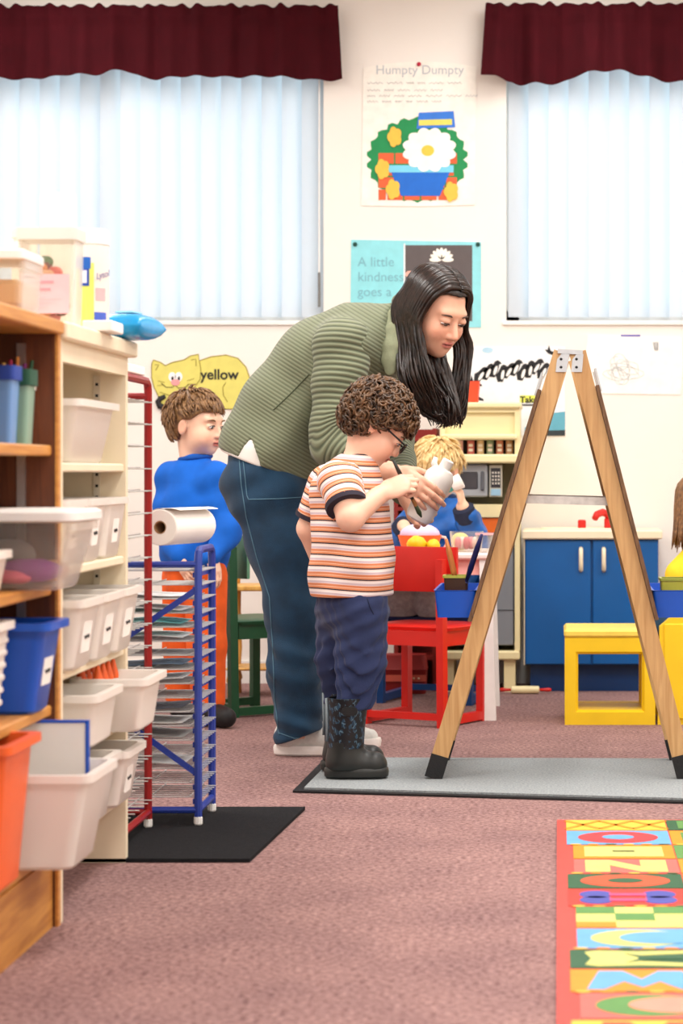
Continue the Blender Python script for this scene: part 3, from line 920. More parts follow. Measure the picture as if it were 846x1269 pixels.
for ci in range(5):
    col = first if ci == 0 else second if ci == 1 else (first[ci * 3:] + first[:ci * 3])
    for ri, (bgc, ch, fg) in enumerate(col):
        y1, y0 = rowsY[ri] - .008, rowsY[ri + 1] + .004
        x0, x1 = colX[ci], colX[ci + 1] - .003
        if ci == 0 and ri in (2, 3, 6, 7, 10):
            x0 += .014
        c_ = MB().box(x0, x1, y0, y1, .0062, .0075).build('rug_square', ink(bgc, 'rug'), rug)
        cx_, cy_ = (x0 + x1) / 2, (y0 + y1) / 2
        if ch == 'lattice':
            for k in range(3):
                w_ = (x1 - x0) / 3
                for s in (-1, 1):
                    MB().bar((x0 + k * w_, cy_ - s * .06, .0079), (x0 + (k + 1) * w_, cy_ + s * .06, .0079), .014, .0006).build('lattice_strip', ink(OR, 'rug'), rug)
        elif ch == 'check':
            for a in range(3):
                for b in range(2):
                    if (a + b) % 2 == 0:
                        ww, hh = (x1 - x0) / 3, (y1 - y0) / 3
                        MB().box(x0 + a * ww, x0 + (a + 1) * ww, y1 - (b + 1) * hh, y1 - b * hh, .0076, .0082).build('check_patch', ink(fg, 'rug'), rug)
            MB().box(x0, x0 + (x1 - x0) / 3, y0, y0 + (y1 - y0) / 4, .0076, .0082).build('check_patch', ink(OR, 'rug'), rug)
        else:
            U = lambda pts: [(x0 + (x1 - x0) * (.5 + (a - .5) * .78), y0 + (y1 - y0) * (.08 + .84 * b_)) for a, b_ in pts]
            def piece(pts, rgb, lv=0):
                MB().prism(U(pts), .0076 + .0007 * lv, .0082 + .0007 * lv, 'XY').build('letter', ink(rgb, 'rug'), rug)
            EL = lambda cx, cy, rx, ry: [(cx + rx * math.cos(2 * PI * q / 28), cy + ry * math.sin(2 * PI * q / 28)) for q in range(28)]
            if ch in 'OQU':
                piece(EL(.5, .5, .5, .5), fg)
                piece(EL(.5, .5, .2, .2), bgc, 1)
            elif ch in 'DPBR':
                piece([(0, .06), (1, .06), (1, .94), (0, .94)], fg)
                piece([(.36, .45), (.64, .45), (.64, .57), (.36, .57)], (86, 92, 40), 1)
            elif ch in 'NZ':
                piece([(0, 0), (.3, 0), (.3, 1), (0, 1)], fg)
                piece([(.68, 0), (1, 0), (1, 1), (.68, 1)], fg)
                piece([(.3, 1), (.3, .55), (.68, 0), (.68, .45)], fg)
            elif ch in 'HKX':
                for a, b_ in ((.16, .3), (.16, .7), (.84, .3), (.84, .7)):
                    piece(EL(a, b_, .18, .27), fg)
                piece([(.3, .58), (.7, .58), (.7, .76), (.3, .76)], (190, 70, 120), 1)
                piece([(.3, .2), (.7, .2), (.7, .38), (.3, .38)], (190, 70, 120), 1)
            elif ch in 'CGS':
                piece(EL(.5, .5, .5, .5), fg)
                piece(EL(.74, .5, .44, .36), bgc if ch != 'G' else (246, 140, 120), 1)
            elif ch in 'EFL':
                piece([(0, .1), (.12, 0), (.5, .06), (.95, .0), (1, .16), (.5, .32), (.5, .68), (1, .84), (.95, 1), (.5, .94), (.12, 1), (0, .9), (.06, .5)], fg)
                piece([(.38, .2), (.62, .42), (1.1, .44), (1.1, .56), (.62, .58), (.38, .8), (.5, .56), (.5, .44)], bgc, 1)
            else:
                piece([(.0, 0), (.12, 1), (.34, 1), (.34, .42), (.16, .0)], fg)
                piece([(.34, 1), (.5, .55), (.5, .1), (.34, .42)], fg)
                piece([(.5, .55), (.66, 1), (.66, .42), (.5, .1)], fg)
                piece([(.66, 1), (.88, 1), (1, 0), (.84, 0), (.66, .42)], fg)
    # dotted seams
    for ri in (2, 4, 6, 8, 10, 12):
        for k in range(6):
            x = colX[ci] + (colX[ci + 1] - colX[ci]) * (k + .5) / 6
            MB().prism(disc(x, rowsY[ri] - .002, .013, .007, 10), .0083, .0088, 'XY').build('scallop_dot', ink((YE, OR, (70, 90, 50))[k % 3], 'rug'), rug)

# ------------------------------------------------------------ easel
EY0, EY1 = 6.18, 6.58
ea = thing('painting_easel', 'wooden A-frame painting easel with blue plastic trays', 'easel', (.02, 6.38, 0))
ex, ey = ea.location.x, ea.location.y
AP = 1.178
for s, xt, xf in ((-1, .014, -.338), (1, .056, .352)):
    for Y in (EY0, EY1):
        a = Vector((xt - ex, Y - ey, AP))
        b = Vector((xf - ex, Y - ey, .0135))
        d = (b - a).normalized()
        bk = b - d * .065
        lg = MB().bar(a, bk, .046, .024, (0, 1, 0)).build('leg', M['easel'], ea)
        MB().bar(bk, b + Vector((0, 0, 0)), .049, .027, (0, 1, 0)).build('rubber_foot', M['black'], lg)
    n_ = Vector((s * 1.164, 0, abs(xf - xt))).normalized()
    # painting board on the outer side
    up = Vector((xt - xf, 0, AP - .0135)).normalized()
    base = Vector((xf - ex, 0, .0135))
    p0 = base + up * .44 + n_ * .0295
    p1 = base + up * 1.10 + n_ * .0295
    MB().bar(p0, p1, .010, EY1 - EY0 + .06, (0, 1, 0)).build('painting_board', M['board'], ea)
    for Y in (EY0 + .1, EY1 - .1):
        bd = MB()
        bd.bar(base + up * 1.085 + n_ * .038 + Vector((0, Y - ey, 0)), base + up * 1.15 + n_ * .038 + Vector((0, Y - ey, 0)), .006, .05, (0, 1, 0))
        bd.build('paper_clip', M['steel'], ea)
    # cross rails
    for q in (.40, 1.08):
        MB().bar(base + up * q + Vector((0, EY0 - ey + .0125, 0)), base + up * q + Vector((0, EY1 - ey - .0125, 0)), .02, .045, up).build('cross_rail', M['easel'], ea)
    # hinge plate
    h = MB()
    h.prism([(xt - ex - .018, AP - .055), (xt - ex + .012, AP - .055), (xt - ex + .02 * (1 if s < 0 else .8), AP - .006), (xt - ex - s * .0, AP - .003), (xt - ex - .014, AP - .02)], EY0 - ey - .0165, EY0 - ey - .0125, 'XZ')
    h.build('hinge_plate', M['steel'], ea)
    for dz in (-.042, -.02):
        MB().ell((xt - ex - .003, EY0 - ey - .017, AP + dz), (.004, .002, .004), 8, 6).build('screw', M['ink'], ea)
    # tray
    xa = (-.335, -.222) if s < 0 else (.262, .376)
    cx_ = sum(xa) / 2 - ex
    hx = (xa[1] - xa[0]) / 2
    MB().loft([(cx_, 0, .452, hx - .008, .20, .008), (cx_, 0, .525, hx, .206, .008), (cx_, 0, .527, hx + .003, .209, .008), (cx_, 0, .527, hx - .003, .203, .008), (cx_, 0, .456, hx - .011, .197, .008)]).build('tray', M['blueb'], ea, smooth='auto')
hp = MB().bar((.0 - ex + .002, EY0 - ey - .012, AP + .002), (.07 - ex, EY0 - ey - .012, AP - .002), .014, .012)
hp.build('hinge_bar', M['steel'], ea)
MB().bar((-.113 - ex, EY0 - ey + .018, .776), (.142 - ex, EY0 - ey + .018, .769), .005, .022).build('spreader_bar', M['alu'], ea)
MB().bar((-.113 - ex, EY1 - ey - .018, .776), (.142 - ex, EY1 - ey - .018, .769), .005, .022).build('spreader_bar', M['alu'], ea)
# paint cups and brushes in the trays
def paint_cup(x, y, rgb, rim, label, w=.034, h=.082):
    t = thing('paint_cup', label, 'paint cup', (x, y, .4565))
    MB().loft([(0, 0, 0, w - .004, w - .004, .006), (0, 0, h, w, w, .006), (0, 0, h, w - .003, w - .003, .006), (0, 0, .03, w - .006, w - .006, .006)]).build('cup_body', mat('cup_plastic', rgb, .3, .1, 15), t, smooth='auto')
    MB().loft([(0, 0, h - .004, w + .0035, w + .0035, .006), (0, 0, h + .003, w + .0035, w + .0035, .006), (0, 0, h + .003, w - .004, w - .004, .006), (0, 0, h - .004, w - .004, w - .004, .006)], 3, False, False).build('rim', mat('cup_rim', rim, .35), t, smooth='auto')
    return t
cL = paint_cup(-.2795, 6.27, (70, 44, 28), (176, 178, 70), 'brown paint cup with yellow-green rim in the easel tray', .033, .105)
cR = paint_cup(.328, 6.27, (186, 184, 66), (150, 160, 60), 'olive yellow paint cup in the easel tray', .042, .098)
def brush(a, b, rgb, label, br=(90, 60, 40)):
    a, b = Vector(a), Vector(b)
    t = thing('paint_brush', label, 'paint brush', a)
    d = b - a
    MB().tube([d * .3, d * .5, d * .8, d], [.005, .0085, .008, .004], 8).build('handle', mat('brush_lacquer', rgb, .3), t, smooth=True)
    MB().tube([d * .16, d * .3], .0055, 8).build('ferrule', M['steel'], t, smooth='auto')
    MB().tube([d * 0, d * .06, d * .16], [.002, .006, .0055], 8).build('bristles', mat('brush_bristle', br, .8), t, smooth=True)
    return t
brush((-.268, 6.27, .492), (-.306, 6.24, .665), (206, 128, 70), 'orange wooden paint brush leaning out of the brown cup')
brush((-.27, 6.28, .492), (-.205, 6.15, .68), (26, 34, 92), 'dark blue paint brush leaning out of the brown cup')
brush((.335, 6.27, .492), (.375, 6.22, .62), (40, 60, 40), 'dark paint brush lying in the olive yellow cup')

# ------------------------------------------------------------ shelving on the left
FX = -.938                 # front plane of both units
ZTOP = 1.134
br = thing('bookcase', 'brown oak bookcase with open shelves of tubs and bins', 'bookcase', (-1.13, 3.78, 0))
bx0, by0 = br.location.x, br.location.y
def L(x0, x1, y0, y1, z0, z1, ch=0): return MB().box(x0 - bx0, x1 - bx0, y0 - by0, y1 - by0, z0, z1, ch)
BB = -1.32
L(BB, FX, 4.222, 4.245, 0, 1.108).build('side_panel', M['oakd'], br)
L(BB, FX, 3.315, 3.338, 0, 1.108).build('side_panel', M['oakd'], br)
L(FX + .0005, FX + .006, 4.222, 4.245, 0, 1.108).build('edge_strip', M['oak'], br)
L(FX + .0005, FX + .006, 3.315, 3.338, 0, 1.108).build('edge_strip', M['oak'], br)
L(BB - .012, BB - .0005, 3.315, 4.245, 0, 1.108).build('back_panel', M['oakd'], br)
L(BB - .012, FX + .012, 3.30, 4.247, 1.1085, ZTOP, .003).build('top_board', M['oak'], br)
SHB = [.15, .415, .64, .90]
for z in SHB:
    L(BB, FX - .006, 3.3385, 4.2215, z - .02, z, .003).build('shelf', M['oak'], br)
L(FX - .022, FX - .004, 3.3385, 4.2215, 0, .1295).build('plinth', wood('plinth_oak', (206, 146, 68), (170, 108, 44), 'Y', 4), br)
for Y in (4.2195,):
    for x in (-1.0, -1.24):
        st = MB().box(x - .008 - bx0, x + .008 - bx0, Y - by0 - .004, Y - by0 + .002, .16, 1.09)
        st.build('shelf_standard', M['steel'], br)
wh = thing('bookcase', 'cream painted shelf unit full of white storage bins', 'shelf unit', (-1.13, 4.60, 0))
bx0, by0 = wh.location.x, wh.location.y
L(BB, FX, 4.2485, 4.275, 0, 1.10).build('side_panel', M['cream'], wh)
L(BB, FX, 4.915, 4.94, 0, 1.10).build('side_panel', M['cream'], wh)
L(BB - .012, BB - .0005, 4.2485, 4.94, .13, 1.10).build('back_panel', M['cream'], wh)
L(BB - .012, FX + .018, 4.2485, 4.962, 1.1005, ZTOP, .004).build('top_board', M['cream'], wh)
L(FX - .018, FX, 4.2755, 4.9145, 1.06, 1.10).build('front_rail', M['cream'], wh)
SHW = [.15, .31, .47, .668, .868]
for z in SHW:
    L(BB, FX - .004, 4.2755, 4.9145, z - .018, z, .003).build('shelf', M['cream'], wh)
for x in (-1.0,):
    s = MB().box(x - .007 - bx0, x + .007 - bx0, 4.911 - by0, 4.9145 - by0, .16, 1.06)
    st = s.build('shelf_standard', mat('pale_metal', (222, 212, 190), .4), wh)
    hol = MB()
    z = .18
    while z < 1.05:
        hol.box(x - .003 - bx0, x + .003 - bx0, 4.9104 - by0, 4.9109 - by0, z, z + .006)
        z += .0245
    hol.build('slot_row', M['ink'], st)
MB().box(FX + .0005 - bx0, FX + .0035 - bx0, 4.2495 - by0, 4.2735 - by0, .0, 1.10).build('edge_strip', M['cream'], wh)

def tub(name, label, cat, c, size, m, taper=.85, rim=.008, lab=None, group=None, r=.02, rotz=0, th=.003, ribs=0, labm=None):
    """open tapered bin; c = base centre, size = full x,y,z at the rim"""
    t = thing(name, label, cat, c, rotz, group)
    hx, hy, h = size[0] / 2 - rim, size[1] / 2 - rim, size[2]
    bx_, by_ = hx * taper, hy * taper
    MB().loft([(0, 0, 0, bx_ - .006, by_ - .006, r), (0, 0, .006, bx_, by_, r), (0, 0, h - .014, hx, hy, r), (0, 0, h - .014, hx + rim, hy + rim, r), (0, 0, h, hx + rim, hy + rim, r), (0, 0, h, hx - th, hy - th, r), (0, 0, .008, bx_ - th, by_ - th, r)], 4).build('tub_wall', m, t, smooth='auto')
    if lab:
        # card on the +X face
        x_ = hx * taper + (hx - hx * taper) * .45
        k = (hx - bx_) / h
        p = MB()
        w_, h_ = lab
        z0 = h * .45 - h_ / 2
        f_ = lambda z: bx_ + (hx - bx_) * z / h + .0012
        p.add([(f_(z0), -w_ / 2, z0), (f_(z0), w_ / 2, z0), (f_(z0 + h_), w_ / 2, z0 + h_), (f_(z0 + h_), -w_ / 2, z0 + h_),
               (f_(z0) - .001, -w_ / 2, z0), (f_(z0) - .001, w_ / 2, z0), (f_(z0 + h_) - .001, w_ / 2, z0 + h_), (f_(z0 + h_) - .001, -w_ / 2, z0 + h_)],
              [(0, 1, 2, 3), (7, 6, 5, 4), (0, 4, 5, 1), (1, 5, 6, 2), (2, 6, 7, 3), (3, 7, 4, 0)])
        cd = p.build('label_card', labm or M['paper'], t)
        MB().tube([(f_(z0 + h_ * .5) + .001, -w_ * .3 + w_ * .6 * q / 12, z0 + h_ * .5 + .004 * math.sin(q * 2.3)) for q in range(13)], .0009, 4).build('handwriting', M['ink'], cd)
    for q in range(ribs):
        z = h * (.15 + .62 * q / max(1, ribs - 1))
        hx2, hy2 = bx_ + (hx - bx_) * z / h, by_ + (hy - by_) * z / h
        MB().loft([(0, 0, z, hx2 + .0005, hy2 + .0005, r), (0, 0, z + .003, hx2 + .004, hy2 + .004, r), (0, 0, z + .009, hx2 + .004, hy2 + .004, r), (0, 0, z + .012, hx2 + .001, hy2 + .001, r)], 4, False, False).build('basket_rib', m, t, smooth='auto')
    return t

e = .0006
# cream unit, top shelf to bottom
tub('storage_bin', 'milky white bin alone on the highest shelf of the cream unit', 'bin', (-1.075, 4.60, .868 + e), (.30, .40, .125), M['bin'], .86, .012, None)
tub('soft_toy_bag', 'small cream cloth bag inside the milky bin', 'bag', (-.99, 4.66, .868 + .0095), (.05, .11, .075), mat('cream_cloth', (238, 216, 160), .8), 1.1, .002)
for k, y in enumerate((4.385, 4.595, 4.805)):
    tub('storage_bin', 'white labelled bin below the milky bin, ' + ('beside the oak bookcase', 'between its two neighbours', 'beside the drying rack')[k], 'bin', (-1.075, y, .668 + e), (.30, .198, .128), M['bin'], .9, .007, (.06, .05), 'bins on the second shelf of the cream unit')
for k, y in enumerate((4.385, 4.595, 4.805)):
    tub('storage_bin', 'white bin with handwritten card above the glue bottles, ' + ('beside the oak bookcase', 'between its two neighbours', 'beside the drying rack')[k], 'bin', (-1.05, y, .47 + e), (.31, .204, .135), M['bin'], .88, .009, (.08, .06), 'bins above the glue bottles')
rnd = random.Random(4)
for k in range(7):
    t = thing('glue_bottle', 'small white glue bottle with pointed orange cap', 'glue bottle', (-.955 - .040 * (k % 2), 4.70 + .027 * k, .31 + e + .0085), 0, 'glue bottles on the cream unit')
    MB().lathe([(.0, 0), (.016, 0), (.018, .004), (.018, .078), (.010, .088), (.0, .088)], 12).build('bottle', M['binw'], t, smooth='auto')
    MB().lathe([(.0, .0885), (.012, .0885), (.012, .098), (.007, .115), (.004, .128), (0, .13)], 10).build('cap', M['orange'], t, smooth='auto')
for k in range(4):
    o = MB().lathe([(.0, 0), (.017, 0), (.021, .075), (.019, .075), (.015, .004), (0, .004)], 14).build('paper_cup', M['binw'], None, smooth='auto', loc=(-.985 - .045 * (k % 2), 4.42 + .045 * k, .31 + e + .0085))
    tag(o, 'plain white cup standing in the open white bin', 'cup', 'white cups on the cream unit')
tub('storage_bin', 'white bin pulled far out holding the orange-capped glue bottles', 'bin', (-.925, 4.775, .31 + e), (.165, .25, .112), M['bin'], .84, .012, None)
tub('storage_bin', 'white open bin holding plain white cups', 'bin', (-.965, 4.50, .31 + e), (.16, .26, .106), M['bin'], .86, .012, None)
tub('storage_bin', 'long white bin with handwritten card on the lowest shelf by the rack', 'bin', (-1.035, 4.78, .15 + e), (.30, .22, .12), M['bin'], .88, .012, (.07, .06))
tub('storage_bin', 'long white bin with handwritten card on the lowest shelf by the oak panel', 'bin', (-1.04, 4.48, .15 + e), (.30, .32, .13), M['bin'], .9, .012, (.09, .05))

# brown unit
tub('storage_tub', 'large milky white tub sticking out of the lowest oak shelf', 'tub', (-1.02, 4.06, .15 + e), (.42, .25, .17), M['bin'], .86, .012, None)
o = thing('folder', 'white folder with blue edge standing upright in the large milky tub', 'folder', (-.99, 4.2, .15 + e))
MB().box(-.15, .146, -.006, .004, 0, .230).build('cover', M['paper'], o)
MB().box(.1465, .152, -.008, .006, 0, .235).box(-.15, .146, -.008, .006, .2305, .235).build('blue_binding', M['blueb'], o)
o.location = (-1.012, 4.155, .15 + e + .0085)
o.rotation_euler = (0, 0, 0)
tub('basket', 'orange plastic basket on the lowest oak shelf', 'basket', (-1.02, 3.80, .15 + e), (.26, .24, .25), M['orange'], .84, .014, None)
tub('basket', 'white ribbed basket on the oak shelf beside the blue bin', 'basket', (-1.065, 3.88, .415 + e), (.23, .20, .175), M['binw'], .86, .01, None, ribs=6)
tub('storage_bin', 'blue plastic bin with a white card on the oak shelf', 'bin', (-1.03, 4.10, .415 + e), (.26, .18, .165), M['blueb'], .82, .014, (.07, .05))
tb = tub('storage_box', 'clear plastic box with white lid and purple contents on the oak shelf', 'box', (-1.01, 4.08, .64 + e), (.32, .25, .12), M['clear'], .84, .008)
MB().loft([(0, 0, .1205, .155, .12, .025), (0, 0, .124, .168, .133, .03), (0, 0, .138, .168, .133, .03), (0, 0, .144, .158, .122, .025)], 4).build('lid', M['white'], tb, smooth='auto', label='white snap-on lid')
for c_, r_, rgb in (((.07, -.05, .034), (.06, .03, .022), (150, 70, 160)), ((.04, -.06, .024), (.045, .028, .014), (240, 110, 150)), ((.02, .0, .06), (.05, .05, .03), (120, 118, 120)), ((-.05, -.04, .04), (.05, .04, .03), (110, 130, 90)), ((.09, .04, .03), (.03, .05, .02), (214, 150, 90))):
    MB().ell(c_, r_, 12, 8).build('craft_item', ink(rgb), tb, smooth=True)
tub('basket', 'small cream basket before the clear box on the oak shelf', 'basket', (-1.01, 3.855, .64 + e), (.13, .17, .075), M['binw'], .85, .008)
# upper oak shelf: boxes and a cup of pencils
t = thing('storage_box', 'pale green clear box with dark green lid on the oak shelf', 'box', (-1.01, 4.09, .90 + e))
MB().loft([(0, 0, 0, .055, .028, .008), (0, 0, .105, .06, .032, .008)]).build('box_body', clearplastic('green_clear', (150, 186, 166), .35), t, smooth='auto')
MB().loft([(0, 0, .1055, .064, .036, .008), (0, 0, .135, .064, .036, .008)]).build('lid', ink((14, 74, 52)), t, smooth='auto')
t = thing('storage_box', 'pale blue clear box with dark blue lid on the oak shelf', 'box', (-1.02, 4.012, .90 + e))
MB().loft([(0, 0, 0, .055, .028, .008), (0, 0, .112, .06, .032, .008)]).build('box_body', clearplastic('blue_clear', (120, 168, 226), .3), t, smooth='auto')
MB().loft([(0, 0, .1125, .064, .036, .008), (0, 0, .138, .064, .036, .008)]).build('lid', ink((26, 60, 150)), t, smooth='auto')
tub('storage_bin', 'white bin of papers at the back of the upper oak shelf', 'bin', (-1.19, 4.06, .90 + e), (.16, .2, .15), M['binw'], .9, .008)
t = tub('pencil_cup', 'white cup of coloured pencils on the upper oak shelf', 'cup', (-1.0, 4.165, .90 + e), (.075, .06, .115), M['binw'], .75, .003)
for k, rgb in enumerate(((222, 170, 70), (170, 30, 70), (214, 140, 60), (120, 40, 120), (40, 90, 60))):
    MB().tube([(-.012 + .006 * k, -.008 + .004 * k, .012), (-.016 + .011 * k, -.016 + .009 * k, .15 + .006 * (k % 3))], .0035, 6).build('pencil', ink(rgb), t)

# things standing on top of the shelving
zt = ZTOP + e
t = thing('craft_jar', 'clear tub of craft bits with a pink label on the bookcase', 'tub', (-.988, 4.415, zt))
MB().loft([(0, 0, 0, .052, .044, .012), (0, 0, .165, .056, .048, .012), (0, 0, .165, .053, .045, .012), (0, 0, .004, .049, .041, .012)], 4).build('tub_wall', M['clear'], t, smooth='auto')
MB().loft([(0, 0, .1655, .060, .052, .014), (0, 0, .188, .060, .052, .014)], 4).build('lid', translucent('milky_lid', (240, 236, 230), .3), t, smooth='auto')
for k in range(16):
    a = rnd.uniform(0, 6.28)
    q = rnd.uniform(.3, 1)
    MB().ell((.032 * q * math.cos(a), .025 * q * math.sin(a), .018 + .0072 * k), (.016, .015, .013), 8, 6).build('craft_bit', ink(((232, 110, 96), (240, 150, 60), (130, 60, 40), (90, 130, 80), (70, 30, 50), (244, 190, 150))[k % 6]), t, smooth=True)
lb = MB().box(-.049, .046, -.0500, -.0488, .022, .098).build('label_sheet', M['pink'], t)
for k_z, k_w in ((.080, .052), (.066, .046)):
    MB().box(-.036, -.036 + k_w, -.0508, -.0502, k_z, k_z + .005).build('print_line', ink((206, 150, 160)), t)
for k in range(3):
    MB().box(-.04, .03 - .012 * k, -.0508, -.0502, .05 - .008 * k, .052 - .008 * k).build('print_line', ink((226, 190, 196)), t)
MB().box(-.043, -.02, -.0508, -.0502, .09, .094).build('print_line', M['ink'], t)
t = thing('wipes_tub', 'white cylindrical wipes tub with yellow-green print on the cream unit', 'wipes tub', (-.982, 4.735, zt))
t.scale = (1.05, 1.05, 1.2)
MB().lathe([(.0, 0), (.039, 0), (.041, .004), (.041, .158), (0, .158)], 28).build('can', M['binw'], t, smooth='auto')
MB().lathe([(.0, .1585), (.0425, .1585), (.0425, .178), (.038, .186), (0, .186)], 28).build('lid', M['white'], t, smooth='auto')
def wrap(a0, a1, z0, z1, rgb, rr=.0414, nm='print_patch'):
    n = 10
    m = MB()
    rs = []
    for r_ in (rr, rr + .0005):
        rs.append([(r_ * math.cos(a0 + (a1 - a0) * k / n), r_ * math.sin(a0 + (a1 - a0) * k / n), z0) for k in range(n + 1)] + [(r_ * math.cos(a1 + (a0 - a1) * k / n), r_ * math.sin(a1 + (a0 - a1) * k / n), z1) for k in range(n + 1)])
    m.skin(rs, True, True)
    return m.build(nm, ink(rgb), t)
wrap(R(-170), R(-63), .005, .125, (220, 226, 110))
wrap(R(-120), R(-72), .115, .135, (24, 96, 190), .0420)
wrap(R(-100), R(-76), .085, .1149, (30, 70, 170), .0424)
wrap(R(-96), R(-82), .09, .112, (226, 226, 246), .0430)
wrap(R(-58), R(-26), .06, .082, (240, 180, 184))
wrap(R(-62), R(-22), .005, .04, (72, 100, 200))
lt = text('Lysol', .0165, ink((120, 110, 160)), t, (.0345, -.0262, .10), (PI / 2, R(-14), R(52)), depth=.0003, shear=.3)
o = thing('paper_roll', 'white paper towel roll standing upright on the bookcase', 'paper roll', (-1.015, 4.60, zt))
MB().lathe([(.014, 0), (.036, 0), (.036, .28), (.014, .28), (.014, .0)], 24).build('towel_paper', M['paper'], o, smooth='auto')
MB().lathe([(.0125, .0), (.0138, .0), (.0138, .2795), (.0125, .2795), (.0125, 0)], 18).build('cardboard_core', ink((196, 160, 120)), o, smooth='auto')
o = tag(MB().lathe([(.0, 0), (.024, 0), (.025, .01), (.025, .17), (.021, .176), (.021, .182), (.026, .183), (.026, .2), (0, .2)], 20).build('lotion_bottle', M['binw'], None, smooth='auto', loc=(-1.065, 4.52, zt)), 'slim plain white bottle next to the upright paper roll', 'bottle')
tb = tub('craft_box', 'clear box of tan craft pieces with white lid on the bookcase', 'box', (-1.03, 4.12, zt), (.155, .17, .095), M['clear'], .95, .003)
MB().box(-.066, .066, -.066, .072, .010, .062, .01).build('tan_filling', ink((214, 168, 110)), tb)
MB().loft([(0, 0, .0955, .074, .082, .012), (0, 0, .098, .078, .086, .012), (0, 0, .112, .078, .086, .012), (0, 0, .115, .074, .082, .012)], 3).build('lid', M['white'], tb, smooth='auto')
t = thing('wipes_pack', 'bright blue soft wipes pack lying on the cream unit', 'wipes pack', (-.922, 4.885, zt), R(-8))
rs = []
for k in range(13):
    u = k / 12 * 2 - 1
    f = (1 - abs(u) ** 3.2) ** .5 if abs(u) < 1 else 0
    hh = .006 + .022 * f
    rs.append([(.052 * (1 - .04 * f) * math.copysign(abs(math.cos(a)) ** .6, math.cos(a)), u * .09, .03 + hh * math.copysign(abs(math.sin(a)) ** .7, math.sin(a))) for a in [2 * PI * q / 20 for q in range(20)]])
MB().skin(rs).build('soft_pack', mat('glossy_blue_film', (30, 158, 222), .22, .08, 40, .15, 60), t, smooth=True)
for v in t.children[0].data.vertices:
    v.co.z -= .0015
MB().loft([(0, -.01, .0572, .022, .035, .008), (0, -.01, .0605, .02, .033, .008)]).build('flap', mat('pale_blue_flap', (120, 200, 236), .3), t)
o = tag(MB().box(-.03, .03, -.06, .06, 0, .022, .002).build('paper_stack', M['paper'], None, loc=(-.928, 4.62, zt)), 'low stack of white paper beside the blue wipes pack', 'paper')

# ------------------------------------------------------------ drying racks
def rack(name, label, m, x0, x1, y0, y1, h, n, z0, brace):
    t = thing(name, label, 'drying rack', ((x0 + x1) / 2, (y0 + y1) / 2, .0095))
    hx, hy = (x1 - x0) / 2, (y1 - y0) / 2
    r = .0095
    for s in (-1, 1):
        f = MB()
        c = .025
        f.tube([(s * hx, -hy, .012), (s * hx, -hy, h - c), (s * hx, -hy + c * .3, h - c * .3), (s * hx, -hy + c, h), (s * hx, hy - c, h), (s * hx, hy - c * .3, h - c * .3), (s * hx, hy, h - c), (s * hx, hy, .012)], r, 8)
        f.tube([(s * hx, -hy, .035), (s * hx, hy, .035)], r * .9, 8)
        sf = f.build('side_frame', m, t, smooth='auto')
        for q in (-1, 1):
            MB().lathe([(.0085, 0), (.0105, .003), (.0105, .018), (.0085, .02)], 10, (s * hx, q * hy, 0)).build('foot_cap', M['white'], sf)
        lg = MB()
        for k in range(n if brace else 0):
            z = z0 + (h - z0 - .05) * k / (n - 1)
            lg.box(s * hx - s * .010 - .003, s * hx - s * .010 + .003, -hy, hy, z - .016, z - .004)
        if brace:
            lg.build('ledge_set', m, sf, kind='stuff')
    for zz in (.035, h - .035):
        b = MB()
        b.tube([(-hx, -hy + 0.0, zz), (hx, -hy + 0.0, zz)], r * .85, 8) if brace else b.tube([(-hx, hy, zz), (hx, hy, zz)], r * .85, 8)
        b.build('cross_bar', m, t, smooth='auto')
    if brace:
        for za, zb, xa, xb in ((h * .86, h * .60, hx, -hx * .2), (.12, .30, hx, -hx * .2)):
            MB().bar((xa, -hy - .002, za), (xb, -hy - .002, zb), .004, .014).build('brace', m, t)
    first_ = None
    for k in range(n):
        z = z0 + (h - z0 - .05) * k / (n - 1)
        if first_ is None:
            w = MB()
            for q in range(7):
                y = -hy + .012 + (2 * hy - .024) * q / 6
                w.tube([(-hx - .012, y, 0), (hx + .012, y, 0)], .0016, 5)
            for q in range(5):
                x = -hx + .02 + (2 * hx - .04) * q / 4
                w.tube([(x, -hy - .004, .003), (x, hy + .004, .003)], .0016, 5)
            o = w.build('wire_shelf', M['wire'], t)
            first_ = o
        else:
            o = first_.copy()
            C.objects.link(o)
        o.location = (0, 0, z)
    return t
rack('drying_rack', 'short blue metal wire rack for drying paintings on the black mat', M['bluem'], -1.27, -.855, 5.385, 5.60, .655, 17, .065, True)
rack('drying_rack', 'tall dark red metal wire rack for drying paintings beside the cream unit', M['redm'], -1.36, -.968, 5.0, 5.35, 1.055, 19, .065, False)
o = tag(MB().box(-.17, .17, -.12, .12, 0, .02, .002).build('paper_stack', M['paper'], None, loc=(-1.135, 5.175, 1.0755)), 'stack of white paper on top of the red rack', 'paper')
papers = [(2, (228, 224, 214)), (4, (150, 150, 148)), (5, (228, 222, 210)), (6, (70, 74, 84)), (8, (224, 220, 212)), (9, (84, 104, 124)), (11, (240, 238, 232)), (13, (232, 232, 228)), (14, (246, 244, 240))]
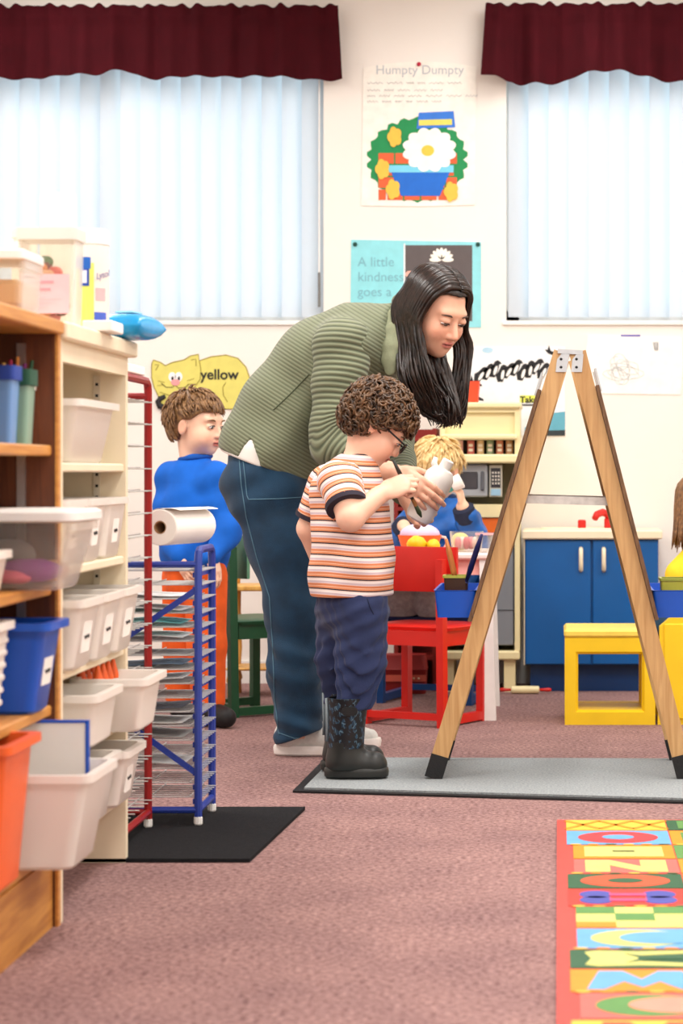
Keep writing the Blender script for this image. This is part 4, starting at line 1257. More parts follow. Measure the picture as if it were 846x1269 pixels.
for k, (lv, rgb) in enumerate(papers):
    z = .0095 + .065 + (.655 - .065 - .05) * lv / 16 + .0055
    m = MB()
    rnd = random.Random(k)
    nx_ = 12
    rs = []
    for i in range(nx_ + 1):
        x = -.165 + .33 * i / nx_
        zz = .0035 * (1 + math.sin(x * 22 + k))
        rs.append([(x, -.088, zz), (x, .088, zz), (x, .088, zz + .0008), (x, -.088, zz + .0008)])
    m.skin(rs)
    pm = mat('painted_paper_%d' % k, rgb, .7, .5, 9)
    o = m.build('painting', pm, None, loc=(-1.06, 5.4925, z))
    tag(o, '%s painted sheet lying on a wire shelf of the blue rack' % ('lowest', 'second lowest', 'third lowest', 'fourth lowest', 'fifth lowest', 'sixth lowest blue-grey', 'third highest', 'second highest', 'topmost')[k], 'painting', 'paintings drying in the blue rack')
z = .0095 + .065 + (.655 - .065 - .05) * 12 / 16 + .0055
o = MB().skin([[(x, -.085, .004 * (1 + math.sin(x * 25))), (x, .085, .004 * (1 + math.sin(x * 25))), (x, .085, .004 * (1 + math.sin(x * 25)) + .001), (x, -.085, .004 * (1 + math.sin(x * 25)) + .001)] for x in [-.15 + .3 * i / 12 for i in range(13)]]).build('painting', mat('green_blue_painting', (110, 190, 190), .6, .7, 14), None, loc=(-1.05, 5.4925, z))
tag(o, 'green and blue painting lying on a blue rack shelf', 'painting', 'paintings drying in the blue rack')
# lying paper towel roll on the blue rack
t = thing('paper_roll', 'lying paper towel roll with a loose sheet on the blue rack', 'paper roll', (-.915, 5.49, .6748))
ang = R(-14)
t.rotation_euler = (0, 0, ang)
rs = []
RR = .0435
prof = [(.016, -.12), (RR - .002, -.12), (RR, -.118), (RR, .118), (RR - .002, .12), (.016, .12), (.016, -.12)]
MB().skin([[(r_ * math.cos(2 * PI * k / 28), y_, RR + r_ * math.sin(2 * PI * k / 28)) for k in range(28)] for r_, y_ in prof], False, False).build('towel_paper', M['paper'], t, smooth='auto')
MB().skin([[(r_ * math.cos(2 * PI * k / 20), y_, RR + r_ * math.sin(2 * PI * k / 20)) for k in range(20)] for r_, y_ in [(.0135, -.1195), (.0155, -.1195), (.0155, .1195), (.0135, .1195), (.0135, -.1195)]], False, False).build('cardboard_core', ink((170, 130, 92)), t, smooth='auto')
rs = []
for k in range(11):
    a = R(120 - 8 * k)
    u = k / 10
    x, z = (RR + .0012) * math.cos(a), RR + (RR + .0012) * math.sin(a)
    if k > 5:
        x, z = x + .03 * (u - .5), z + .012 * (u - .5) * 2
    rs.append([(x, -.118, z), (x, .118, z), (x, .118, z + .0008), (x, -.118, z + .0008)])
MB().skin(rs).build('loose_sheet', M['paper'], t)
# ------------------------------------------------------------ figures: smooth bodies grown from distance fields
from mathutils.bvhtree import BVHTree

class Field:
    """signed distance grid; shapes are blended in, then skinned to one mesh"""
    def __init__(self, lo, hi, res):
        self.lo = np.array(lo, float)
        self.res = res
        self.n = np.maximum(4, np.ceil((np.array(hi, float) - self.lo) / res).astype(int) + 1)
        self.d = np.full(tuple(self.n), 0.5, np.float32)
    def _sub(self, lo, hi):
        i0 = np.clip(np.floor((np.array(lo) - self.lo) / self.res).astype(int), 0, self.n)
        i1 = np.clip(np.ceil((np.array(hi) - self.lo) / self.res).astype(int) + 1, 0, self.n)
        if np.any(i1 <= i0):
            return None
        ax = [(self.lo[k] + self.res * np.arange(i0[k], i1[k])).astype(np.float32) for k in range(3)]
        sl = tuple(slice(i0[k], i1[k]) for k in range(3))
        return sl, ax[0][:, None, None], ax[1][None, :, None], ax[2][None, None, :]
    def _mix(self, sl, b, k, op):
        a = self.d[sl]
        if op == 'add':
            h = np.clip(.5 + .5 * (a - b) / k, 0, 1)
            self.d[sl] = a + (b - a) * h - k * h * (1 - h)
        else:
            h = np.clip(.5 - .5 * (a + b) / k, 0, 1)
            self.d[sl] = a + (-b - a) * h + k * h * (1 - h)
    def cone(self, a, b, ra, rb, k=.02, op='add', wide=None):
        a, b = np.array(a, float), np.array(b, float)
        s = 1.0 if wide is None else max(1.0, wide[1])
        m = max(ra, rb) * s + k + .03
        q = self._sub(np.minimum(a, b) - m, np.maximum(a, b) + m)
        if q is None:
            return self
        sl, X, Y, Z = q
        ba = b - a
        L2 = max(1e-9, ba.dot(ba))
        px, py, pz = X - a[0], Y - a[1], Z - a[2]
        t = np.clip((px * ba[0] + py * ba[1] + pz * ba[2]) / L2, 0, 1)
        qx, qy, qz = px - t * ba[0], py - t * ba[1], pz - t * ba[2]
        if wide is not None:
            n_, s_ = np.array(wide[0], float), wide[1]
            n_ = n_ / np.linalg.norm(n_)
            dn = (qx * n_[0] + qy * n_[1] + qz * n_[2]) * (1 / s_ - 1)
            qx, qy, qz = qx + dn * n_[0], qy + dn * n_[1], qz + dn * n_[2]
        d = np.sqrt(qx * qx + qy * qy + qz * qz) - (ra + (rb - ra) * t)
        self._mix(sl, d.astype(np.float32), k, op)
        return self
    def chain(self, pts, rs, k=.02, wide=None, op='add'):
        for i in range(len(pts) - 1):
            w = None if wide is None else (wide[0], wide[1][i] if isinstance(wide[1], (list, tuple)) else wide[1])
            self.cone(pts[i], pts[i + 1], rs[i], rs[i + 1], k, op, w)
        return self
    def ell(self, c, r, ax=None, k=.02, op='add'):
        c, r = np.array(c, float), np.array(r, float)
        m = max(r) + k + .03
        q = self._sub(c - m, c + m)
        if q is None:
            return self
        sl, X, Y, Z = q
        x, y, z = X - c[0], Y - c[1], Z - c[2]
        if ax is not None:
            ax = np.array(ax, float)
            x, y, z = (x * ax[i][0] + y * ax[i][1] + z * ax[i][2] for i in range(3))
        k0 = np.sqrt((x / r[0]) ** 2 + (y / r[1]) ** 2 + (z / r[2]) ** 2)
        k1 = np.sqrt((x / r[0] ** 2) ** 2 + (y / r[1] ** 2) ** 2 + (z / r[2] ** 2) ** 2) + 1e-6
        self._mix(sl, (k0 * (k0 - 1) / k1).astype(np.float32), k, op)
        return self
    def cut(self, p, n, k=.006):
        """remove what lies on the side n points to"""
        p, n = np.array(p, float), np.array(n, float)
        n = n / np.linalg.norm(n)
        sl, X, Y, Z = self._sub(self.lo, self.lo + self.res * self.n)
        b = (X - p[0]) * n[0] + (Y - p[1]) * n[1] + (Z - p[2]) * n[2]
        a = self.d
        h = np.clip(.5 - .5 * (a - b) / k, 0, 1)
        self.d = (a + (b - a) * h + k * h * (1 - h)).astype(np.float32)
        return self
    def fn(self, f):
        sl, X, Y, Z = self._sub(self.lo, self.lo + self.res * self.n)
        self.d = f(self.d, X, Y, Z).astype(np.float32)
        return self
    def mesh(self, off=0.0):
        d = self.d - off
        d[0], d[-1] = .1, .1
        d[:, 0], d[:, -1] = .1, .1
        d[:, :, 0], d[:, :, -1] = .1, .1
        ins = d < 0
        c = [(i, j, k) for i in (0, 1) for j in (0, 1) for k in (0, 1)]
        nx, ny, nz = d.shape
        cnt = np.zeros((nx - 1, ny - 1, nz - 1), np.int8)
        for i, j, k in c:
            cnt += ins[i:nx - 1 + i, j:ny - 1 + j, k:nz - 1 + k]
        act = np.argwhere((cnt > 0) & (cnt < 8))
        idx = np.full(cnt.shape, -1, np.int32)
        idx[act[:, 0], act[:, 1], act[:, 2]] = np.arange(len(act))
        vals = {q: d[act[:, 0] + q[0], act[:, 1] + q[1], act[:, 2] + q[2]] for q in c}
        pos = np.zeros((len(act), 3))
        num = np.zeros(len(act))
        for a_ in range(3):
            for q in c:
                if q[a_]:
                    continue
                q2 = list(q)
                q2[a_] = 1
                va, vb = vals[q], vals[tuple(q2)]
                m = (va < 0) != (vb < 0)
                t = np.where(m, va / np.where(m, va - vb, 1), 0)
                p = np.tile(np.array(q, float), (len(act), 1))
                p[:, a_] = t
                pos += p * m[:, None]
                num += m
        v = self.lo + (act + pos / num[:, None]) * self.res
        faces = []
        for a_ in range(3):
            b_, c_ = (a_ + 1) % 3, (a_ + 2) % 3
            s0 = [slice(1, -1)] * 3
            s1 = [slice(1, -1)] * 3
            s0[a_], s1[a_] = slice(0, -1), slice(1, None)
            A, B = ins[tuple(s0)], ins[tuple(s1)]
            for flip, msk in ((0, A & ~B), (1, ~A & B)):
                g = np.argwhere(msk)
                if not len(g):
                    continue
                o_ = np.ones(3, int)
                o_[a_] = 0
                g = g + o_
                def cell(db, dc):
                    h = g.copy()
                    h[:, b_] -= db
                    h[:, c_] -= dc
                    return idx[h[:, 0], h[:, 1], h[:, 2]]
                f = np.stack([cell(1, 1), cell(0, 1), cell(0, 0), cell(1, 0)], 1)
                faces.append(f[:, ::-1] if flip else f)
        return v, np.concatenate(faces)

def fmesh(name, v, f, m, parent, org, col=None, attr=None, label=None):
    me = bpy.data.meshes.new(name)
    v = v - np.array(org)
    me.vertices.add(len(v))
    me.vertices.foreach_set('co', v.astype(np.float32).ravel())
    me.loops.add(len(f) * 4)
    me.loops.foreach_set('vertex_index', f.astype(np.int32).ravel())
    me.polygons.add(len(f))
    me.polygons.foreach_set('loop_start', np.arange(0, len(f) * 4, 4, dtype=np.int32))
    me.update(calc_edges=True)
    me.validate()
    if col is not None:
        a = me.color_attributes.new('Col', 'FLOAT_COLOR', 'POINT')
        a.data.foreach_set('color', np.concatenate([col, np.ones((len(col), 1))], 1).astype(np.float32).ravel())
    if attr is not None:
        for nm, vals in attr.items():
            a = me.attributes.new(nm, 'FLOAT', 'POINT')
            a.data.foreach_set('value', vals.astype(np.float32))
    return obj(name, me, m, parent, True, label=label)

def skin_material(name, rough=.5):
    m = bpy.data.materials.new(name)
    m.use_nodes = True
    nt = m.node_tree
    b = nt.nodes['Principled BSDF']
    at = nt.nodes.new('ShaderNodeAttribute')
    at.attribute_name = 'Col'
    tc = nt.nodes.new('ShaderNodeTexCoord')
    no = nt.nodes.new('ShaderNodeTexNoise')
    no.inputs['Scale'].default_value = 45
    nt.links.new(tc.outputs['Object'], no.inputs['Vector'])
    mr = nt.nodes.new('ShaderNodeMapRange')
    mr.inputs['To Min'].default_value = .94
    mr.inputs['To Max'].default_value = 1.05
    nt.links.new(no.outputs['Fac'], mr.inputs['Value'])
    mx = nt.nodes.new('ShaderNodeVectorMath')
    mx.operation = 'SCALE'
    nt.links.new(at.outputs['Color'], mx.inputs[0])
    nt.links.new(mr.outputs['Result'], mx.inputs['Scale'])
    nt.links.new(mx.outputs['Vector'], b.inputs['Base Color'])
    b.inputs['Roughness'].default_value = rough
    b.inputs['Subsurface Weight'].default_value = .12
    b.inputs['Subsurface Radius'].default_value = (.012, .005, .003)
    b.inputs['Subsurface Scale'].default_value = 1.0
    return m
M['skin'] = skin_material('skin')

def wave_material(name, rgb, dark, attr, freq, bump=.6, rough=.85):
    """knit ribs that run along a per-vertex coordinate"""
    m = bpy.data.materials.new(name)
    m.use_nodes = True
    nt = m.node_tree
    b = nt.nodes['Principled BSDF']
    at = nt.nodes.new('ShaderNodeAttribute')
    at.attribute_name = attr
    mu = nt.nodes.new('ShaderNodeMath')
    mu.operation = 'MULTIPLY'
    mu.inputs[1].default_value = freq
    nt.links.new(at.outputs['Fac'], mu.inputs[0])
    si = nt.nodes.new('ShaderNodeMath')
    si.operation = 'SINE'
    nt.links.new(mu.outputs[0], si.inputs[0])
    mr = nt.nodes.new('ShaderNodeMapRange')
    mr.inputs['From Min'].default_value = -1
    nt.links.new(si.outputs[0], mr.inputs['Value'])
    cr = nt.nodes.new('ShaderNodeValToRGB')
    cr.color_ramp.elements[0].color = lin(dark)
    cr.color_ramp.elements[1].color = lin(rgb)
    cr.color_ramp.elements[1].position = .6
    nt.links.new(mr.outputs['Result'], cr.inputs['Fac'])
    nt.links.new(cr.outputs['Color'], b.inputs['Base Color'])
    b.inputs['Roughness'].default_value = rough
    b.inputs['Sheen Weight'].default_value = .15
    bp = nt.nodes.new('ShaderNodeBump')
    bp.inputs['Strength'].default_value = bump
    bp.inputs['Distance'].default_value = .004
    nt.links.new(mr.outputs['Result'], bp.inputs['Height'])
    nt.links.new(bp.outputs['Normal'], b.inputs['Normal'])
    return m

def stripe_material():
    m = bpy.data.materials.new('striped_jersey')
    m.use_nodes = True
    nt = m.node_tree
    b = nt.nodes['Principled BSDF']
    at = nt.nodes.new('ShaderNodeAttribute')
    at.attribute_name = 'stripe'
    di = nt.nodes.new('ShaderNodeMath')
    di.operation = 'DIVIDE'
    di.inputs[1].default_value = .031
    nt.links.new(at.outputs['Fac'], di.inputs[0])
    fr = nt.nodes.new('ShaderNodeMath')
    fr.operation = 'FRACT'
    nt.links.new(di.outputs[0], fr.inputs[0])
    cr = nt.nodes.new('ShaderNodeValToRGB')
    cr.color_ramp.interpolation = 'CONSTANT'
    E = [(0, (40, 30, 40)), (.11, (222, 140, 96)), (.27, (240, 200, 170)), (.32, (214, 130, 88)), (.52, (236, 214, 206)), (.57, (206, 186, 194)), (.74, (240, 228, 224)), (.93, (226, 200, 190))]
    cr.color_ramp.elements[0].color = lin(E[0][1])
    cr.color_ramp.elements[0].position = 0
    cr.color_ramp.elements[1].color = lin(E[1][1])
    cr.color_ramp.elements[1].position = E[1][0]
    for p, c in E[2:]:
        e_ = cr.color_ramp.elements.new(p)
        e_.color = lin(c)
    nt.links.new(fr.outputs[0], cr.inputs['Fac'])
    nt.links.new(cr.outputs['Color'], b.inputs['Base Color'])
    b.inputs['Roughness'].default_value = .85
    return m

def frame_axes(fwd, up=(0, 0, 1)):
    f = Vector(fwd).normalized()
    l = Vector(up).cross(f).normalized()
    u = f.cross(l).normalized()
    return np.array([f, l, u])          # rows: forward, left, up

def facing(yaw, pitch, roll=0.0):
    """yaw from +X (positive turns away from the camera), pitch down positive"""
    y, p = R(yaw), R(pitch)
    ax = frame_axes((math.cos(y) * math.cos(p), math.sin(y) * math.cos(p), -math.sin(p)))
    if roll:
        rm = Matrix.Rotation(R(roll), 3, Vector(ax[0]))
        ax = np.array([list(rm @ Vector(a)) for a in ax])
    return ax

class Head:
    def __init__(self, org, ax, s=1.0, child=False, lid=0.0):
        self.lid = lid
        self.o, self.ax, self.s, self.child = np.array(org, float), ax, s, child
    def P(self, x, y, z):
        return self.o + self.s * (x * self.ax[0] + y * self.ax[1] + z * self.ax[2])
    def loc(self, v):
        return (v - self.o) @ self.ax.T / self.s
    def grow(self, F):
        s, ax, P = self.s, self.ax, self.P
        ch = self.child
        def E(c, r, k, op='add'): F.ell(P(*c), np.array(r) * s, ax, k * s, op)
        E((-.012, 0, .035), (.097, .077, .083), .02)
        if ch:
            E((.030, 0, -.034), (.064, .064, .066), .03)
            E((.040, 0, -.068), (.045, .046, .032), .03)
            E((.068, 0, -.086), (.016, .018, .015), .02)
            for q in (-1, 1):
                E((.058, q * .038, -.044), (.032, .028, .032), .02)
        else:
            E((.028, 0, -.040), (.066, .061, .078), .03)
            E((.040, 0, -.078), (.045, .046, .035), .03)
            E((.068, 0, -.101), (.018, .019, .017), .02)
            for q in (-1, 1):
                E((.062, q * .035, -.034), (.03, .027, .03), .02)
        E((.074, 0, .024), (.02, .052, .016), .02)
        for q in (-1, 1):
            E((.104, q * .033, .000), (.018, .018, .013), .012, 'sub')
            E((.079, q * .033, -.001 + self.lid * .004), (.0135 + self.lid * .004, .017, .0115), .004)
            E((-.008, q * .077, -.010), (.017, .009, .031), .006)
            E((-.002, q * .088, -.008), (.009, .006, .018), .004, 'sub')
        zs = -.03 if ch else -.038
        F.cone(P(.088, 0, .004), P(.103 if ch else .109, 0, zs), .008 * s, .0115 * s, .012 * s)
        for q in (-1, 1):
            E((.098, q * .011, zs - .004), (.010, .009, .008), .006)
        zm = -.060 if ch else -.067
        E((.091, 0, zm + .004), (.013, .022, .0055), .005)
        E((.088, 0, zm - .006), (.013, .018, .0065), .005)
        E((.104, 0, zm - .0005), (.014, .021, .0016), .003, 'sub')
    def colour(self, v, base, lip, blush=.5):
        p = self.loc(v)
        c = np.tile(np.array(lin(base)[:3]), (len(v), 1))
        def blend(w, rgb):
            nonlocal c
            c = c * (1 - w[:, None]) + np.array(lin(rgb)[:3]) * w[:, None]
        rosy = tuple(int(a * b) for a, b in zip(base, (1.0, .82, .78)))
        for q in (-1, 1):
            blend(blush * np.exp(-(((p[:, 0] - .075) / .03) ** 2 + ((p[:, 1] - q * .042) / .024) ** 2 + ((p[:, 2] + .038) / .02) ** 2)), rosy)
            blend(.55 * np.exp(-(((p[:, 0] + .002) / .02) ** 2 + ((p[:, 1] - q * .084) / .006) ** 2 + ((p[:, 2] + .01) / .03) ** 2)), rosy)
        blend(.5 * np.exp(-(((p[:, 0] - .106) / .016) ** 2 + (p[:, 1] / .014) ** 2 + ((p[:, 2] + .036) / .012) ** 2)), rosy)
        zm = -.060 if self.child else -.067
        w = np.clip(1.6 - (((p[:, 0] - .094) / .014) ** 4 + (p[:, 1] / .021) ** 4 + ((p[:, 2] - zm + .001) / .0095) ** 4), 0, 1)
        blend(w, lip)
        w = np.clip(1.8 - (((p[:, 0] - .092) / .018) ** 4 + (p[:, 1] / .02) ** 4 + ((p[:, 2] - zm) / .0022) ** 4), 0, 1)
        blend(w * .8, (90, 40, 40))
        return c
    def features(self, parent, org, brow, look=(0, 0), lid=.35, iris=(70, 60, 50)):
        """eyes, lashes and brows as parts"""
        s = self.s
        def Q(*a): return self.P(*a) - np.array(org)
        for q in (-1, 1):
            c = Vector(Q(.0835, q * .033, -.001 - .005 * lid))
            e = MB().ell((0, 0, 0), (.0115 * s, .0145 * s, .0078 * s * (1 - .8 * lid)), 14, 9)
            eo = e.build('eye', ink((236, 232, 228)), parent, smooth=True)
            rm = Matrix([list(self.ax[0]), list(self.ax[1]), list(self.ax[2])]).transposed()
            eo.matrix_local = Matrix.Translation(c) @ rm.to_4x4()
            MB().ell((.0062 * s, look[0] * .004 * s, (look[1] * .003 - .001) * s), (.006 * s, .0066 * s, .0066 * s * (1 - .7 * lid)), 12, 8).build('iris', ink(iris), eo, smooth=True)
            pts = []
            for k in range(9):
                u = k / 8 * 2 - 1
                pts.append(Q(.0955 - .009 * u * u - .003 * q * u, q * .033 + u * .0165, .0048 - .0055 * u * u - lid * .012))
            MB().tube(pts, [.0006 * s + .0016 * s * (1 - (k / 4 - 1) ** 2) for k in range(9)], 6).build('eyelash', ink((40, 28, 24)), parent, smooth=True)
            pts = []
            for k in range(9):
                u = k / 8 * 2 - 1
                pts.append(Q(.0945 - .010 * u * u - .004 * q * u, q * .035 + u * .020, .0235 - .006 * u * u + .002 * q * u))
            MB().tube(pts, [.0008 * s + .0024 * s * (1 - (k / 4 - 1) ** 2) for k in range(9)], 6).build('eyebrow', brow, parent, smooth=True)
    def cap(self, res, thick, front=.055, back=-.075, ear=.0):
        """solid hair cap round the skull with a hairline"""
        s = self.s
        m = .14 * s + thick
        F = Field(self.o - m, self.o + m, res)
        F.ell(self.P(-.014, 0, .036), np.array((.097, .077, .083)) * s + thick, self.ax, .02 * s)
        F.ell(self.P(-.050, 0, -.02), np.array((.048, .062, .055)) * s + thick * .6, self.ax, .03 * s)
        ax, o = self.ax, self.o
        def f(d, X, Y, Z):
            x = ((X - o[0]) * ax[0][0] + (Y - o[1]) * ax[0][1] + (Z - o[2]) * ax[0][2]) / s
            z = ((X - o[0]) * ax[2][0] + (Y - o[1]) * ax[2][1] + (Z - o[2]) * ax[2][2]) / s
            t1 = np.clip((x + .035) / .03, 0, 1)
            t2 = np.clip((x - .012) / .055, 0, 1)
            hl = back + (ear - back) * t1 * t1 * (3 - 2 * t1) + (front - ear) * t2 * t2 * (3 - 2 * t2)
            return np.maximum(d, (hl - z) * .75 * s)
        F.fn(f)
        return F

def hand(F, wrist, d, n, size=1.0, curls=(.5, .5, .5, .5), spread=.06, thumb=(0.7, .3), right=True, rw=.026):
    """palm, four fingers, thumb. d wrist->fingers, n out of the back of the hand"""
    d = Vector(d).normalized()
    n = Vector(n)
    n = (n - d * n.dot(d)).normalized()
    s = d.cross(n).normalized()          # towards the thumb for a right hand seen from its back
    s = -s if right else s
    w = Vector(wrist)
    z = size
    ax = np.array([d, s, n])
    F.cone(w - d * .02 * z, w + d * .02 * z, rw * z, .026 * z, .012 * z, wide=(n, .72))
    F.ell(w + d * .055 * z, np.array((.054, .042, .0175)) * z, ax, .014 * z)
    L = [(.042, .026, .021), (.047, .029, .022), (.043, .027, .022), (.034, .02, .019)]
    for i in range(4):
        off = (.030 - .0195 * i) * z
        p = w + d * (.092 - .006 * abs(i - 1)) * z + s * off
        r = (.0098, .0100, .0096, .0084)[i] * z
        a = curls[i] * .5
        dirv = (d + s * (1.2 - i) * spread).normalized()
        F.cone(w + d * .05 * z + s * off * .8, p, r * 1.15, r * 1.1, .008 * z)
        for k in range(3):
            v = (dirv * math.cos(a) - n * math.sin(a)).normalized()
            q = p + v * L[i][k] * z
            F.cone(p, q, r * (1 - .06 * k), r * (.95 - .09 * k), .0025 * z)
            p = q
            a += curls[i] * (1.0 if k == 0 else .8)
    # thumb leaves the side of the palm near its base
    p = w + d * .028 * z + s * .028 * z
    v = (d * math.cos(thumb[0]) + s * math.sin(thumb[0]) - n * thumb[1]).normalized()
    q = p + v * .042 * z
    F.cone(p, q, .0145 * z, .0115 * z, .010 * z)
    v2 = (v + d * .35 - n * .35).normalized()
    q2 = q + v2 * .034 * z
    F.cone(q, q2, .0112 * z, .0098 * z, .003 * z)
    F.cone(q2, q2 + (v2 + d * .2 - n * .1).normalized() * .026 * z, .0098 * z, .0078 * z, .003 * z)

def cam_hit(bvh, px, py, org):
    o = Vector((0, 0, CH)) - Vector(org)
    d = Vector(((px - VX) / FPX, 1, (VY - py) / FPX)).normalized()
    h = bvh.ray_cast(o, d)
    return h[0] + h[1] * .001 if h[0] is not None else None

def stitch(ob, pts, r, m, name, parent, org, steps=14, dash=False):
    """thin raised seam lying on a garment, along a line over its surface"""
    me = ob.data
    bvh = BVHTree.FromPolygons([v.co for v in me.vertices], [p.vertices[:] for p in me.polygons])
    out = []
    for i in range(len(pts) - 1):
        for k in range(steps):
            u = k / steps
            h = cam_hit(bvh, pts[i][0] + (pts[i + 1][0] - pts[i][0]) * u, pts[i][1] + (pts[i + 1][1] - pts[i][1]) * u, org)
            if h is not None:
                out.append(h)
    if len(out) > 3:
        return MB().tube(out, r, 5).build(name, m, parent, smooth=True)

def lock(mb, pts, r0, r1=None, n=6, sub=5):
    """one tapered hair lock through points (Catmull-Rom)"""
    P = [Vector(p) for p in pts]
    P = [P[0] * 2 - P[1]] + P + [P[-1] * 2 - P[-2]]
    out = []
    for i in range(1, len(P) - 2):
        for k in range(sub):
            t = k / sub
            a, b, c, d = P[i - 1], P[i], P[i + 1], P[i + 2]
            out.append(.5 * ((2 * b) + (c - a) * t + (2 * a - 5 * b + 4 * c - d) * t * t + (3 * b - a - 3 * c + d) * t ** 3))
    out.append(P[-2])
    m = len(out)
    rs = []
    for i in range(m):
        u = i / (m - 1)
        rs.append(r0 * min(1, .35 + u * 4) * (1 - max(0, u - .55) / .45 * .85))
    mb.tube(out, rs, n)

def hair_material(name, rgb, dark, scale=90, rough=.35):
    m = mat(name, rgb, rough, .0, 20)
    nt = m.node_tree
    b = nt.nodes['Principled BSDF']
    tc = nt.nodes.new('ShaderNodeTexCoord')
    no = nt.nodes.new('ShaderNodeTexNoise')
    no.inputs['Scale'].default_value = scale
    no.inputs['Detail'].default_value = 3
    nt.links.new(tc.outputs['Object'], no.inputs['Vector'])
    cr = nt.nodes.new('ShaderNodeValToRGB')
    cr.color_ramp.elements[0].position = .35
    cr.color_ramp.elements[1].position = .65
    cr.color_ramp.elements[0].color = lin(dark)
    cr.color_ramp.elements[1].color = lin(rgb)
    nt.links.new(no.outputs['Fac'], cr.inputs['Fac'])
    nt.links.new(cr.outputs['Color'], b.inputs['Base Color'])
    bp = nt.nodes.new('ShaderNodeBump')
    bp.inputs['Strength'].default_value = .4
    bp.inputs['Distance'].default_value = .003
    nt.links.new(no.outputs['Fac'], bp.inputs['Height'])
    nt.links.new(bp.outputs['Normal'], b.inputs['Normal'])
    return m

def short_hair(H, parent, org, m, n=420, thick=.010, ln=.05, seed=1, front=.055, r=.0045, fringe=0.0, back=-.075, hl=.028, ear=.0):
    """cap plus short combed locks, one hair part"""
    F = H.cap(.0045, thick, front, back, ear)
    v, f = F.mesh()
    rnd = np.random.RandomState(seed)
    mb = MB()
    mb.v = [tuple(p) for p in (v - np.array(org))]
    mb.f = [tuple(q) for q in f]
    p = H.loc(v)
    ok = np.where(p[:, 2] > (-.05))[0]
    crown = np.array((-.05, .015, .115))
    for i in rnd.choice(ok, min(n, len(ok)), replace=False):
        c = p[i]
        out = c - np.array((-.012, 0, .03))
        out = out / np.linalg.norm(out)
        if np.dot(out, out) == 0:
            continue
        t = c - crown
        t = t - out * t.dot(out)
        t = t / (np.linalg.norm(t) + 1e-6)
        side = np.cross(out, t)
        j = side * rnd.uniform(-.35, .35)
        l_ = ln * rnd.uniform(.7, 1.25)
        pts = []
        for q in range(4):
            u = q / 3
            w = c + (t + j * u) * l_ * u
            o2 = w - np.array((-.012, 0, .03))
            rad = np.array((.097, .077, .083)) + thick / H.s + .004
            k = np.sqrt(((o2 / rad) ** 2).sum())
            if k < 1:
                o2 = o2 / max(k, .2)
            w = np.array((-.012, 0, .03)) + o2 + out * (.004 * math.sin(u * 3)) + np.array((0, 0, -fringe * u * u * max(0, out[0])))
            pts.append(w)
        # keep the face and the ears clear
        e_ = pts[-1]
        lim = hl if e_[0] > .045 else (.012 if e_[0] > -.028 else -.075)
        if e_[2] < lim:
            continue
        pts = [H.P(*w) - np.array(org) for w in pts]
        lock(mb, pts, r * rnd.uniform(.7, 1.2), n=5, sub=3)
    return mb.build('hair', m, parent, smooth=True, kind='stuff')
LAT = (0, 1, 0)
def lerp(a, b, t): return Vector(a) + (Vector(b) - Vector(a)) * t

# ============================================================ the woman
WY = 6.82
def w(px, py, Y=WY): return W(px, py, Y)
org = Vector((w(372, 600).x, WY, 0))
wo = thing('person', 'woman with long dark hair in green ribbed pullover and jeans, bending over', 'person', org)
HD = Head(w(539, 385, 6.70), facing(-42, 27), 1.0, False, 1.5)
tor = [w(334, 590), w(338, 560), w(360, 512), w(402, 457), w(448, 430), w(478, 420)]
trr = [.140, .148, .146, .146, .132, .092]
twd = [1.28, 1.2, 1.15, 1.25, 1.42]
shN, elN, cuN, wrN = w(424, 428, 6.655), w(412, 548, 6.60), w(464, 582, 6.53), w(486, 586, 6.47)
shF, elF, cuF, wrF = w(462, 436, 7.0), w(486, 545, 6.98), w(500, 606, 6.74), w(508, 622, 6.66)
legN = [w(334, 605, 6.745), w(352, 675, 6.745), w(366, 752, 6.75), w(368, 830, 6.76), w(370, 918, 6.77)]
legF = [w(346, 605, 6.915), w(374, 675, 6.915), w(398, 755, 6.92), w(410, 830, 6.925), w(420, 905, 6.93)]
def limbs(F, off, hand_too=True):
    F.chain(tor, [r - off for r in trr], .03, (LAT, twd))
    for a, b, c, e_ in ((shN, elN, cuN, wrN), (shF, elF, cuF, wrF)):
        F.cone(a, b, .082 - off, .060 - off, .03)
        F.cone(b, c, .058 - off, .042 - off * .7, .02)
# body
F = Field((-1.12, 6.36, .05), (-.18, 7.14, 1.62), .0042)
limbs(F, .022)
for a, c, e_ in ((shN, cuN, wrN), (shF, cuF, wrF)):
    F.cone(c, e_, .032, .026, .015)
for lg in (legN, legF):
    F.chain(lg, [.10, .085, .066, .052, .030], .03)
F.cone(w(478, 420, 6.80), w(512, 404, 6.74), .066, .056, .03)
F.cone(w(512, 404, 6.74), HD.P(-.02, 0, -.03), .056, .054, .02)
HD.grow(F)
hand(F, wrN, w(527, 612, 6.44) - wrN, (.1, -1, .2), .98, (.52, .48, .46, .5), .03, (.75, .75), True)
hand(F, wrF, w(524, 640, 6.60) - wrF, (.5, .6, -.5), .95, (.5, .5, .5, .5), .05, (.7, .4), False)
v, f = F.mesh()
SK = (232, 178, 150)
fmesh('body', v, f, M['skin'], wo, org, HD.colour(v, SK, (204, 122, 112)))
HD.features(wo, org, ink((72, 50, 40)), (0, -.6), .55)
